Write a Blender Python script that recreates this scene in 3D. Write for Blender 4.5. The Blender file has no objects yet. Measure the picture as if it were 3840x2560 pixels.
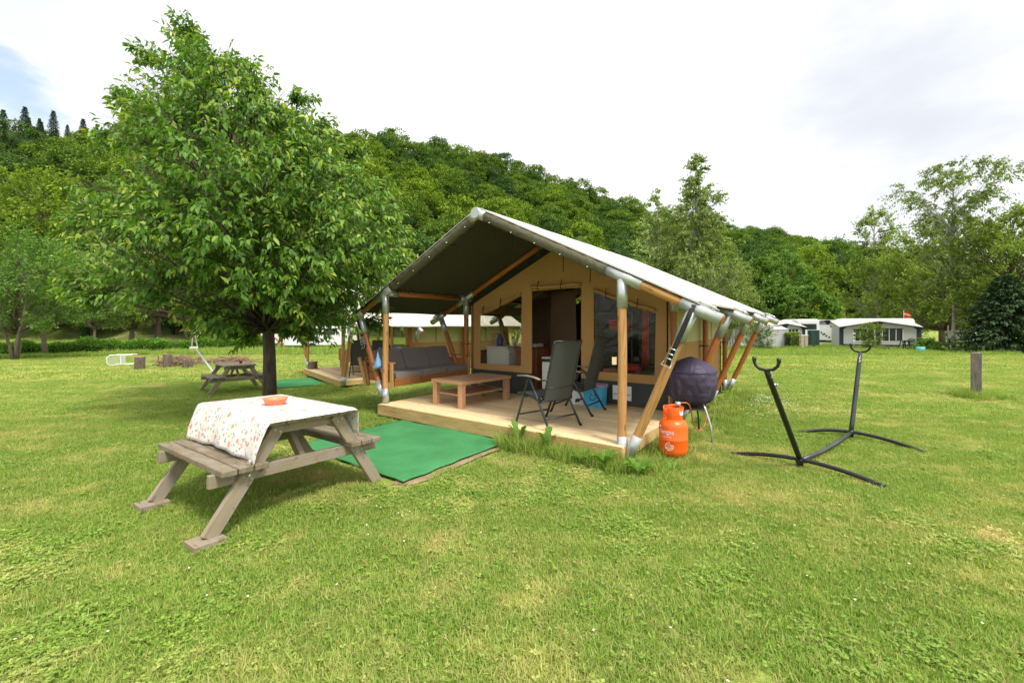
import bpy, math, random
import numpy as np
from mathutils import Vector, Matrix, noise as mnoise
from mathutils.geometry import tessellate_polygon
R = math.radians
rng = np.random.default_rng(7)
random.seed(7)
sc = bpy.context.scene
col = sc.collection

# ------------------------------------------------------------------ camera
cam = bpy.data.objects.new('camera', bpy.data.cameras.new('camera'))
col.objects.link(cam)
cam.data.lens = 15.0
cam.data.sensor_width = 36.0
cam.location = (0, 0, 1.52)
cam.rotation_euler = (R(90), 0, 0)
cam.data.shift_y = -65 / 3840
cam.data.clip_start = 0.05
cam.data.clip_end = 4000
sc.camera = cam
FPX, CX, HY, CH = 1600.0, 1920.0, 1215.0, 1.52

# ------------------------------------------------------------------ light
SUN_EL, SUN_AZ = R(58), R(-62)           # azimuth measured from +Y towards -X .. sun stands behind the camera, right
sun_dir = Vector((0.38, -0.50, 1.05)).normalized()
sun = bpy.data.objects.new('sun', bpy.data.lights.new('sun', 'SUN'))
col.objects.link(sun)
sun.data.energy = 2.6
sun.data.angle = R(14)
sun.data.color = (1.0, 0.95, 0.86)
sun.rotation_euler = (-sun_dir).to_track_quat('-Z', 'Y').to_euler()
world = bpy.data.worlds.new('World')
sc.world = world
world.use_nodes = True
nt = world.node_tree
nt.nodes.clear()
def N(tree, t, **k):
    n = tree.nodes.new(t)
    for a, b in k.items():
        setattr(n, a, b)
    return n
wo = N(nt, 'ShaderNodeOutputWorld')
bg = N(nt, 'ShaderNodeBackground')
bg.inputs[1].default_value = 0.12
sky = N(nt, 'ShaderNodeTexSky', sky_type='NISHITA', sun_disc=False)
sky.sun_elevation = math.asin(sun_dir.z)
sky.sun_rotation = math.atan2(sun_dir.x, sun_dir.y)
tc = N(nt, 'ShaderNodeTexCoord')
nz = N(nt, 'ShaderNodeTexNoise'); nz.inputs['Scale'].default_value = 3.6; nz.inputs['Detail'].default_value = 8; nz.inputs['Roughness'].default_value = .55
mp = N(nt, 'ShaderNodeMapping'); mp.inputs['Scale'].default_value = (1, 1, 2.4)
nt.links.new(tc.outputs['Generated'], mp.inputs[0]); nt.links.new(mp.outputs[0], nz.inputs['Vector'])
def pxdir(px, py):
    return Vector(((px - CX) / FPX, 1, (HY - py) / FPX)).normalized()
def wmath(op, a, b=None, clamp=False):
    n = N(nt, 'ShaderNodeMath', operation=op, use_clamp=clamp)
    for i, v in enumerate((a, b)):
        if v is None: continue
        if isinstance(v, (int, float)): n.inputs[i].default_value = v
        else: nt.links.new(v, n.inputs[i])
    return n.outputs[0]
def spot(px, py, r, amp=1.7):
    # soft blob round a direction of the sky, its rim broken up by the cloud noise
    d = N(nt, 'ShaderNodeVectorMath', operation='DISTANCE')
    nt.links.new(tc.outputs['Generated'], d.inputs[0]); d.inputs[1].default_value = pxdir(px, py)
    k = wmath('SUBTRACT', 1.0, wmath('DIVIDE', d.outputs['Value'], r))
    return wmath('ADD', k, wmath('MULTIPLY', wmath('SUBTRACT', nz.outputs['Fac'], .5), amp))
def ramp01(v, a, b):
    n = N(nt, 'ShaderNodeMapRange', interpolation_type='SMOOTHSTEP'); nt.links.new(v, n.inputs[0])
    n.inputs[1].default_value = a; n.inputs[2].default_value = b
    return n.outputs[0]
blue = wmath('MAXIMUM', ramp01(spot(60, 325, .07, 4.0), .1, .8), wmath('MULTIPLY', ramp01(spot(1930, 530, .07), .1, .6), .3))
blue = wmath('MAXIMUM', blue, wmath('MULTIPLY', ramp01(spot(60, 20, .1), .1, .6), .2))
grey = wmath('MULTIPLY', ramp01(spot(3450, 480, .50, 1.5), -.1, 1.15), 1.0)
grey2 = wmath('MULTIPLY', ramp01(spot(80, 40, .5), .1, .9), .6)
grey = wmath('MAXIMUM', grey, grey2)
cl = N(nt, 'ShaderNodeMix', data_type='RGBA')
nt.links.new(grey, cl.inputs[0])
cl.inputs[6].default_value = (6.7, 6.7, 6.75, 1)
cl.inputs[7].default_value = (3.85, 4.0, 4.35, 1)
mx = N(nt, 'ShaderNodeMix', data_type='RGBA')
nt.links.new(wmath('MULTIPLY', blue, .8), mx.inputs[0])
nt.links.new(cl.outputs[2], mx.inputs[6])
skb = N(nt, 'ShaderNodeMix', data_type='RGBA', blend_type='ADD'); skb.inputs[0].default_value = 1
nt.links.new(sky.outputs[0], skb.inputs[6]); skb.inputs[7].default_value = (.8, .9, 1.0, 1)
nt.links.new(skb.outputs[2], mx.inputs[7])
nt.links.new(mx.outputs[2], bg.inputs[0])
nt.links.new(bg.outputs[0], wo.inputs[0])
sc.view_settings.view_transform = 'Standard'
sc.view_settings.look = 'None'
sc.view_settings.exposure = 0.85
sc.view_settings.gamma = 1
sc.view_settings.use_curve_mapping = False
sc.cycles.max_bounces = 8
sc.cycles.transparent_max_bounces = 12
sc.cycles.use_denoising = True

# ------------------------------------------------------------------ ground shape and unprojection
def ss(a, b, x):
    t = np.clip((x - a) / (b - a), 0, 1)
    return t * t * (3 - 2 * t)
def hill_h(x, y):
    # wooded ridge: foot line and crest line run away to the right
    foot = 62 + .36 * (x + 60) + 6 * np.sin(x * .03)
    crest = 229 - 15 + .44 * x
    u = np.clip((y - foot) / np.maximum(crest - foot, 30), 0, 1.6)
    tan = x / np.maximum(y, 1)
    top = np.interp(tan, [-1.6, -1.2, -.9, -.4, -.18, .02, .23, .31, .53, .74, 1.1], [62, 64, 66, 76, 78, 74, 63, 60, 57, 53, 50])
    up = np.minimum(u, 1) ** 1.15 * top
    return np.where(u > 1, top * (1 - .25 * (u - 1)), up)
def gz(x, y):
    x = np.asarray(x, float); y = np.asarray(y, float)
    a = -.33 * ss(6, 11, y) * ss(-2, -5.5, x)
    b = -.5 * ss(14, 36, y)
    h = np.where(y > 40, hill_h(x, y), 0)
    return a + b + h
def Gp(px, py):
    z = 0.0
    for _ in range(30):
        Y = (CH - z) * FPX / (py - HY); X = (px - CX) / FPX * Y
        z = .5 * z + .5 * float(gz(X, Y))
    return Vector((X, Y, float(gz(X, Y))))
def At(px, py, Y):
    return Vector(((px - CX) / FPX * Y, Y, CH + (HY - py) / FPX * Y))

# ------------------------------------------------------------------ object helpers
def tag(o, label=None, cat=None, group=None, kind=None):
    for k, v in (('label', label), ('category', cat), ('group', group), ('kind', kind)):
        if v: o[k] = v
    return o
def empty(name, loc, rz=0, rx=0, ry=0):
    o = bpy.data.objects.new(name, None); col.objects.link(o)
    o.empty_display_size = .2
    o.location = loc; o.rotation_euler = (rx, ry, rz)
    return o
def link(name, me, parent=None, M=None):
    o = bpy.data.objects.new(name, me); col.objects.link(o)
    if parent: o.parent = parent
    if M is not None: o.matrix_basis = M
    return o
def kids(o):
    return [c for c in KID.get(o.name, [])]
def copy_tree(o, parent=None, allobs=None):
    c = o.copy(); col.objects.link(c)
    if parent: c.parent = parent
    if allobs is None: allobs = [x for x in bpy.data.objects if x.parent]
    for ch in allobs:
        if ch.parent == o: copy_tree(ch, c, allobs)
    return c
class G:
    def __init__(s): s.v = []; s.f = []; s.s = []; s.m = []; s.mi = 0
    def add(s, vs, fs, smooth=False, sm=None):
        b = len(s.v); s.v += [tuple(v) for v in vs]
        for i, f in enumerate(fs):
            s.f.append(tuple(b + j for j in f)); s.s.append(sm[i] if sm else smooth); s.m.append(s.mi)
        return s
    def box(s, c, d, M=None, ch=0.0):
        hx, hy, hz = d[0] / 2, d[1] / 2, d[2] / 2
        c = Vector(c); h = (hx, hy, hz)
        if ch <= 0:
            vs = [Vector((a * hx, b * hy, e * hz)) for a in (-1, 1) for b in (-1, 1) for e in (-1, 1)]
            fs = [(0, 1, 3, 2), (4, 6, 7, 5), (0, 4, 5, 1), (2, 3, 7, 6), (0, 2, 6, 4), (1, 5, 7, 3)]
        else:
            ch = min(ch, hx * .8, hy * .8, hz * .8)
            vs = []; ix = {}
            for a in (-1, 1):
                for b in (-1, 1):
                    for e in (-1, 1):
                        for ax in range(3):
                            q = [a * (hx - ch), b * (hy - ch), e * (hz - ch)]
                            q[ax] = (a, b, e)[ax] * h[ax]
                            ix[(a, b, e, ax)] = len(vs); vs.append(Vector(q))
            fs = []
            for ax in range(3):
                o1, o2 = [k for k in range(3) if k != ax]
                for sg in (-1, 1):
                    f = []
                    for p, q in ((-1, -1), (1, -1), (1, 1), (-1, 1)):
                        t = [0, 0, 0]; t[ax] = sg; t[o1] = p; t[o2] = q
                        f.append(ix[(t[0], t[1], t[2], ax)])
                    fs.append(f)
            for cx in range(3):
                a_, b_ = [k for k in range(3) if k != cx]
                for p in (-1, 1):
                    for q in (-1, 1):
                        def K(e, ax):
                            t = [0, 0, 0]; t[a_] = p; t[b_] = q; t[cx] = e
                            return ix[(t[0], t[1], t[2], ax)]
                        fs.append([K(-1, a_), K(1, a_), K(1, b_), K(-1, b_)])
            for a in (-1, 1):
                for b in (-1, 1):
                    for e in (-1, 1):
                        fs.append([ix[(a, b, e, k)] for k in range(3)])
            out = []
            for f in fs:
                n = (vs[f[1]] - vs[f[0]]).cross(vs[f[2]] - vs[f[0]])
                cc = sum((vs[i] for i in f), Vector()) / len(f)
                out.append(f if n.dot(cc) > 0 else f[::-1])
            fs = out
        if M is not None: vs = [M @ v for v in vs]
        return s.add([c + v for v in vs], fs)
    def path(s, pts, rad, n=10, caps=True, up=None, flat=1.0):
        pts = [Vector(p) for p in pts]
        if isinstance(rad, (int, float)): rad = [rad] * len(pts)
        vs = []; fs = []; sm = []
        prev = None
        for i, p in enumerate(pts):
            d = (pts[min(i + 1, len(pts) - 1)] - pts[max(i - 1, 0)])
            d = d.normalized() if d.length > 1e-9 else Vector((0, 0, 1))
            if prev is None:
                a = Vector((0, 0, 1)) if abs(d.z) < .9 else Vector((1, 0, 0))
                x = d.cross(a).normalized()
            else:
                x = (prev - d * prev.dot(d))
                x = x.normalized() if x.length > 1e-6 else d.orthogonal().normalized()
            prev = x; y = d.cross(x)
            for k in range(n):
                t = 2 * math.pi * k / n
                vs.append(p + (x * math.cos(t) + y * math.sin(t) * flat) * rad[i])
        for i in range(len(pts) - 1):
            for k in range(n):
                a = i * n + k; b = i * n + (k + 1) % n
                fs.append((a, b, b + n, a + n)); sm.append(True)
        if caps:
            fs.append(tuple(range(n))[::-1]); sm.append(False)
            fs.append(tuple((len(pts) - 1) * n + k for k in range(n))); sm.append(False)
        return s.add(vs, fs, sm=sm)
    def lathe(s, prof, n=24, c=(0, 0, 0), M=None, a0=0, a1=2 * math.pi, smooth=True):
        full = abs(a1 - a0 - 2 * math.pi) < 1e-6
        m = n if full else n + 1
        c = Vector(c); vs = []; fs = []
        for r, z in prof:
            for k in range(m):
                t = a0 + (a1 - a0) * k / n
                q = Vector((r * math.cos(t), r * math.sin(t), z))
                vs.append(c + (M @ q if M else q))
        for i in range(len(prof) - 1):
            for k in range(n):
                a = i * m + k; b = i * m + (k + 1) % m
                fs.append((a, b, b + m, a + m))
        return s.add(vs, fs, smooth)
    def prism(s, poly, M, th):
        # poly: 2D points, M maps (x, y, 0) to place, th: thickness along local z
        n = len(poly)
        vs = [M @ Vector((p[0], p[1], 0)) for p in poly] + [M @ Vector((p[0], p[1], th)) for p in poly]
        fs = [tuple(range(n))[::-1], tuple(range(n, 2 * n))] + [(i, (i + 1) % n, (i + 1) % n + n, i + n) for i in range(n)]
        return s.add(vs, fs)
    def build(s, name, mat, parent=None, M=None):
        me = bpy.data.meshes.new(name)
        me.from_pydata(s.v, [], s.f)
        me.polygons.foreach_set('use_smooth', s.s)
        for m in (mat if isinstance(mat, (list, tuple)) else [mat]): me.materials.append(m)
        if s.mi: me.polygons.foreach_set('material_index', s.m)
        me.update()
        return link(name, me, parent, M)
def frame(p0, p1, up=(0, 0, 1)):
    p0, p1 = Vector(p0), Vector(p1)
    x = (p1 - p0).normalized(); u = Vector(up)
    y = u.cross(x)
    if y.length < 1e-4: y = Vector((0, 1, 0)).cross(x)
    y.normalize(); z = x.cross(y)
    M = Matrix((x, y, z)).transposed().to_4x4(); M.translation = (p0 + p1) / 2
    return M, (p1 - p0).length
def bar(name, p0, p1, w, h, mat, parent=None, up=(0, 0, 1), ch=.004):
    """straight board: its own object, length along its own X (so grain follows it)"""
    M, L = frame(p0, p1, up)
    g = G(); g.box((0, 0, 0), (L, w, h), ch=ch)
    return g.build(name, mat, parent, M)
def pole(name, p0, p1, r, mat, parent=None, n=16, r1=None, wob=0.0):
    M, L = frame(p0, p1)
    g = G()
    k = 9 if wob else 2
    pts = []; rr = []
    for i in range(k):
        t = i / (k - 1)
        pts.append(Vector((-L / 2 + L * t, wob * math.sin(t * 7 + L * 9), wob * math.cos(t * 5 + L * 5))))
        rr.append((r + ((r1 or r) - r) * t) * (1 + (wob * 3 * math.sin(t * 13 + L) if wob else 0)))
    g.path(pts, rr, n)
    return g.build(name, mat, parent, M)
def npmesh(name, V, F, mats, tint=None, smooth=False):
    V = np.asarray(V, np.float32); F = np.asarray(F, np.int32); k = F.shape[1]
    me = bpy.data.meshes.new(name)
    me.vertices.add(len(V)); me.vertices.foreach_set('co', V.ravel())
    me.loops.add(F.size); me.loops.foreach_set('vertex_index', F.ravel())
    me.polygons.add(len(F)); me.polygons.foreach_set('loop_start', np.arange(0, F.size, k, dtype=np.int32))
    if smooth: me.polygons.foreach_set('use_smooth', np.ones(len(F), bool))
    if tint is not None:
        a = me.attributes.new('tint', 'FLOAT', 'POINT'); a.data.foreach_set('value', np.asarray(tint, np.float32))
    for m in (mats if isinstance(mats, (list, tuple)) else [mats]): me.materials.append(m)
    me.update(calc_edges=True)
    return me

# ------------------------------------------------------------------ materials
def rgba(c): return (c[0], c[1], c[2], 1)
class MT:
    def __init__(s, name):
        s.m = bpy.data.materials.new(name); s.m.use_nodes = True
        s.t = s.m.node_tree; s.b = s.t.nodes['Principled BSDF']; s.o = s.t.nodes['Material Output']
    def n(s, t, **k): return N(s.t, t, **k)
    def l(s, a, b): s.t.links.new(a, b)
    def math(s, op, a, b=0.0, clamp=False):
        n = s.n('ShaderNodeMath', operation=op, use_clamp=clamp)
        for i, v in enumerate((a, b)):
            if isinstance(v, (int, float)): n.inputs[i].default_value = v
            else: s.l(v, n.inputs[i])
        return n.outputs[0]
    def coord(s, kind='Object', scale=(1, 1, 1), rand=0.0):
        tc = s.n('ShaderNodeTexCoord'); mp = s.n('ShaderNodeMapping'); mp.inputs['Scale'].default_value = scale
        if kind == 'World':
            gm = s.n('ShaderNodeNewGeometry'); s.l(gm.outputs['Position'], mp.inputs[0])
        else: s.l(tc.outputs[kind], mp.inputs[0])
        if rand:
            oi = s.n('ShaderNodeObjectInfo'); c = s.n('ShaderNodeCombineXYZ')
            q = s.math('MULTIPLY', oi.outputs['Random'], rand)
            for i in range(3): s.l(q, c.inputs[i])
            s.l(c.outputs[0], mp.inputs[1])
        return mp.outputs[0]
    def noise(s, vec, scale=5, detail=4, rough=.5, dist=0):
        n = s.n('ShaderNodeTexNoise'); s.l(vec, n.inputs['Vector'])
        n.inputs['Scale'].default_value = scale; n.inputs['Detail'].default_value = detail
        n.inputs['Roughness'].default_value = rough; n.inputs['Distortion'].default_value = dist
        return n.outputs['Fac']
    def ramp(s, f, stops):
        n = s.n('ShaderNodeValToRGB'); s.l(f, n.inputs[0]); e = n.color_ramp.elements
        while len(e) < len(stops): e.new(.5)
        for i, (p, c) in enumerate(stops):
            e[i].position = p; e[i].color = rgba(c) if not isinstance(c, float) else (c, c, c, 1)
        return n.outputs[0]
    def rng(s, f, a, b, c=0.0, d=1.0, smooth=True):
        n = s.n('ShaderNodeMapRange'); s.l(f, n.inputs[0])
        if smooth: n.interpolation_type = 'SMOOTHSTEP'
        for i, v in enumerate((a, b, c, d)): n.inputs[i + 1].default_value = v
        return n.outputs[0]
    def mix(s, f, a, b, bt='MIX'):
        n = s.n('ShaderNodeMix', data_type='RGBA', blend_type=bt)
        for i, v in ((0, f), (6, a), (7, b)):
            if isinstance(v, (int, float)): n.inputs[i].default_value = v
            elif isinstance(v, (tuple, list)): n.inputs[i].default_value = rgba(v)
            else: s.l(v, n.inputs[i])
        return n.outputs[2]
    def bump(s, h, strength=.3, dist=.01):
        n = s.n('ShaderNodeBump'); n.inputs['Strength'].default_value = strength; n.inputs['Distance'].default_value = dist
        s.l(h, n.inputs['Height']); s.l(n.outputs[0], s.b.inputs['Normal']); return n.outputs[0]
    def set(s, color=None, rough=None, metal=None, spec=None):
        for k, v in (('Base Color', color), ('Roughness', rough), ('Metallic', metal), ('Specular IOR Level', spec)):
            if v is None: continue
            if isinstance(v, (int, float)): s.b.inputs[k].default_value = v
            elif isinstance(v, (tuple, list)): s.b.inputs[k].default_value = rgba(v)
            else: s.l(v, s.b.inputs[k])
        return s.m
def lin(*c): return tuple(((x / 255) / 12.92 if x < 11 else ((x / 255 + .055) / 1.055) ** 2.4) for x in c)
def dk(c, k): return tuple(x * k for x in c)
def plain(name, c, rough=.6, metal=0, var=.18, scale=6, bump=.15, bd=.003, spec=.5, bs=60):
    t = MT(name); v = t.coord('Object', rand=7)
    f = t.noise(v, scale, 5, .6)
    t.set(t.ramp(f, [(.3, dk(c, 1 - var)), (.7, dk(c, 1 + var))]), rough, metal, spec)
    if bump: t.bump(t.noise(v, bs, 3), bump, bd)
    return t.m
def wood(name, c, dark=.55, rough=.65, knots=True, gs=1.0, bump=.25, grey=None, lo=None):
    t = MT(name); v = t.coord('Object', (1.2 * gs, 16 * gs, 16 * gs), rand=9)
    g = t.noise(v, 3.0, 6, .62, .6)
    cc = t.ramp(g, [(.28, dk(c, dark)), (.5, c), (.75, dk(c, 1.22))])
    oi = t.n('ShaderNodeObjectInfo')
    cc = t.mix(1.0, cc, t.ramp(oi.outputs['Random'], [(0, (.80, .80, .80)), (1, (1.12, 1.10, 1.08))]), 'MULTIPLY')
    if grey:
        v2 = t.coord('Object', (2, 5, 5), rand=4)
        cc = t.mix(t.rng(t.noise(v2, 2.2, 5, .6), .4, .66), cc, grey)
    if knots:
        vk = t.coord('Object', (3.2, 9, 9), rand=5)
        vo = t.n('ShaderNodeTexVoronoi'); t.l(vk, vo.inputs['Vector']); vo.inputs['Scale'].default_value = 1.0
        k = t.rng(vo.outputs['Distance'], .07, .16, 1, 0)
        cc = t.mix(t.math('MULTIPLY', k, .75), cc, dk(c, .3))
    if lo:
        cc = t.mix(t.rng(t.noise(t.coord('Object', (4, 4, 4), rand=3), 3, 5, .7), .58, .7), cc, lo)
    t.set(cc, rough)
    t.bump(g, bump, .004)
    return t.m
m_pole_lit = wood('larch_pole_lit', (.48, .25, .09), .5, .5, bump=.3)  # lit copy for the front poles, daylight put into a yellower colour
m_pole_shaded = wood('larch_pole_shaded', (.40, .135, .032), .5, .5)  # the same timber out of the light, as a deeper colour
m_galv = plain('galvanised', (.46, .49, .49), .36, .55, .12, 9, .1, spec=.5)
m_galvd = plain('galvanised_buckle', (.55, .56, .55), .3, .8, .2, 20)
m_black = plain('black_webbing', (.012, .012, .014), .7, 0, .3)
m_frame = plain('dark_grey_frame', (.045, .05, .052), .38, .3, .2, 5, .05)
m_blackm = plain('black_powder_coat', (.012, .0125, .013), .42, .1, .3, 8, .25, .001, bs=400)
m_deck = wood('larch_decking', (.80, .61, .35), .78, .6, gs=.8, bump=.12)
m_fascia = wood('grooved_decking', (.66, .46, .19), .62, .6, gs=.8, bump=.12)
m_coffee = wood('oiled_beech', (.50, .275, .15), .8, .45, knots=False, gs=.5, bump=.05)
m_daybed = wood('daybed_pine', (.37, .15, .045), .55, .55)
m_daybed_l = wood('daybed_pine_pale', (.48, .27, .1), .6, .55)
m_picnic = wood('weathered_pine', (.28, .225, .15), .6, .8, grey=(.26, .225, .18), lo=(.14, .11, .07))
m_seat = wood('weathered_seat_board', (.185, .145, .09), .5, .8, grey=(.23, .195, .145), lo=(.08, .05, .03))
m_post = wood('silvered_oak', (.17, .145, .12), .55, .9, knots=False, grey=(.22, .2, .17))
m_cush = plain('taupe_cushion', (.215, .19, .175), .85, 0, .06, 4, .3, .001, bs=500)
m_skirt = plain('dark_groundsheet_skirt', (.028, .034, .032), .6, 0, .2, 3, .2, .01, bs=6)
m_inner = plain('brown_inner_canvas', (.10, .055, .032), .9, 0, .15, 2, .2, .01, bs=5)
m_white = plain('white_enamel', (.72, .73, .74), .35, 0, .04, 3, 0)
m_offw = plain('off_white_plastic', (.62, .62, .58), .5, 0, .08, 3, 0)
m_soil = plain('bare_soil', (.30, .22, .12), .95, 0, .35, 9, .8, .02)
def canvas(name, c, rough=.85, wr=.5, weave=.1, tr=None, trf=.3, sc_=2.2, var=.07):
    t = MT(name); v = t.coord('Object', rand=0)
    f = t.noise(v, 1.5, 4, .6)
    cc = t.ramp(f, [(.3, dk(c, 1 - var)), (.7, dk(c, 1 + var))])
    t.set(cc, rough, spec=.25)
    w = t.noise(t.coord('Object', (1, 1, .6)), sc_, 3, .5, .8)
    nb = t.bump(w, wr, .03)
    if tr:
        tn = t.n('ShaderNodeBsdfTranslucent'); tn.inputs[0].default_value = rgba(tr)
        ms = t.n('ShaderNodeMixShader'); ms.inputs[0].default_value = trf
        t.l(t.b.outputs[0], ms.inputs[1]); t.l(tn.outputs[0], ms.inputs[2]); t.l(ms.outputs[0], t.o.inputs[0])
    return t.m
m_rooftop = canvas('pale_roof_canvas', (.58, .55, .49), tr=(.5, .5, .3), trf=.12, wr=.25)
m_roofund = canvas('olive_roof_underside', (.055, .051, .040), tr=(.32, .32, .18), trf=.14, wr=.3)
m_hem = canvas('taupe_roof_hem', (.105, .095, .062), wr=.9, sc_=9)
m_wall = canvas('tan_tent_canvas', (.48, .27, .105), wr=.7, tr=(.5, .3, .12), trf=.12)
m_wall_y = canvas('pale_green_screen_canvas', (.56, .50, .27), wr=.3, tr=(.5, .5, .2), trf=.15)
m_orange = canvas('orange_cloth', (.75, .07, .01), wr=.5)
def pane():
    t = MT('clear_vinyl_window'); tr = t.n('ShaderNodeBsdfTransparent'); tr.inputs[0].default_value = (.90, .90, .87, 1)
    gl = t.n('ShaderNodeBsdfGlossy'); gl.inputs['Roughness'].default_value = .08; gl.inputs[0].default_value = (.9, .9, .9, 1)
    v = t.coord('Object'); w = t.noise(v, 3.5, 4, .6, 1.5)
    bp = t.n('ShaderNodeBump'); bp.inputs['Strength'].default_value = .6; bp.inputs['Distance'].default_value = .03; t.l(w, bp.inputs['Height'])
    t.l(bp.outputs[0], gl.inputs['Normal'])
    lw = t.n('ShaderNodeLayerWeight'); lw.inputs[0].default_value = .25; t.l(bp.outputs[0], lw.inputs['Normal'])
    ms = t.n('ShaderNodeMixShader'); t.l(t.math('ADD', t.math('MULTIPLY', lw.outputs['Fresnel'], .25), .012, True), ms.inputs[0])
    t.l(tr.outputs[0], ms.inputs[1]); t.l(gl.outputs[0], ms.inputs[2]); t.l(ms.outputs[0], t.o.inputs[0])
    t.t.nodes.remove(t.b)
    return t.m
m_pane = pane()
def leafmat(name, c_dark, c_mid, c_light, tr=.35, gloss=.35, objvar=.0, world=0.0):
    c_dark, c_mid, c_light = [(c[0] * LK * 1.08, c[1] * LK, c[2] * LK * .9) for c in (c_dark, c_mid, c_light)]
    t = MT(name)
    at = t.n('ShaderNodeAttribute'); at.attribute_name = 'tint'
    cc = t.ramp(at.outputs['Fac'], [(0, c_dark), (.5, c_mid), (.97, c_light)])
    if objvar:
        oi = t.n('ShaderNodeObjectInfo')
        cc = t.mix(1.0, cc, t.ramp(oi.outputs['Random'], [(0, (1 - objvar, 1 - objvar * .8, 1.0)), (.5, (1, 1, 1)), (1, (1 + objvar * 1.3, 1 + objvar * .8, 1 - objvar * .6))]), 'MULTIPLY')
    t.set(cc, 1 - gloss * .8, spec=.3 + gloss * .3)
    tn = t.n('ShaderNodeBsdfTranslucent'); t.l(t.mix(1.0, cc, (1.25, 1.35, .55), 'MULTIPLY'), tn.inputs[0])
    ms = t.n('ShaderNodeMixShader'); ms.inputs[0].default_value = tr
    t.l(t.b.outputs[0], ms.inputs[1]); t.l(tn.outputs[0], ms.inputs[2]); t.l(ms.outputs[0], t.o.inputs[0])
    return t.m
LK = 1.55
def bark(name, c1, c2, sc_=(9, 9, 2.0), bump=.8):
    t = MT(name); v = t.coord('Object', sc_)
    f = t.noise(v, 2.2, 7, .7, .4)
    t.set(t.ramp(f, [(.32, c1), (.68, c2)]), .9)
    t.bump(f, bump, .03)
    return t.m
m_bark = bark('brown_bark', (.05, .035, .026), (.16, .12, .09))
m_barkg = bark('grey_bark', (.07, .055, .04), (.22, .18, .13))
m_birchbark = bark('birch_bark', (.10, .095, .085), (.55, .53, .48), (2.5, 2.5, 5))
# ------------------------------------------------------------------ safari tents
m_carpet = None
SL = .488                                        # roof pitch
def roof_z(s): return 3.04 - abs(s - 2.05) * SL
def canvas_panel(name, outer, holes, M, mat, parent, th=.006):
    """flat canvas with real openings, both faces and the cut edges built"""
    loops = [outer] + holes
    tris = tessellate_polygon([[Vector((p[0], p[1], 0)) for p in l] for l in loops])
    pts = [p for l in loops for p in l]; n = len(pts)
    g = G()
    vs = [M @ Vector((p[0], p[1], 0)) for p in pts] + [M @ Vector((p[0], p[1], th)) for p in pts]
    fs = [tuple(t) for t in tris] + [tuple(i + n for i in t[::-1]) for t in tris]
    b = 0
    for l in loops:
        for i in range(len(l)):
            a, c = b + i, b + (i + 1) % len(l)
            fs.append((a, c, c + n, a + n))
        b += len(l)
    g.add(vs, fs)
    return g.build(name, mat, parent)
def WM(t):      # local (s, z) -> wall plane at depth t
    return Matrix(((1, 0, 0, 0), (0, 0, 1, t), (0, 1, 0, 0), (0, 0, 0, 1)))
def SM(s):      # (t, z) -> side wall plane at s
    return Matrix(((0, 0, 1, s), (1, 0, 0, 0), (0, 1, 0, 0), (0, 0, 0, 1)))
def tee(name, a, b, r, parent, mat=None):
    return pole(name, a, b, r, mat or m_galv, parent, 20)
FR = (0.0, 1.97, 4.0, 5.9)
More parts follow.
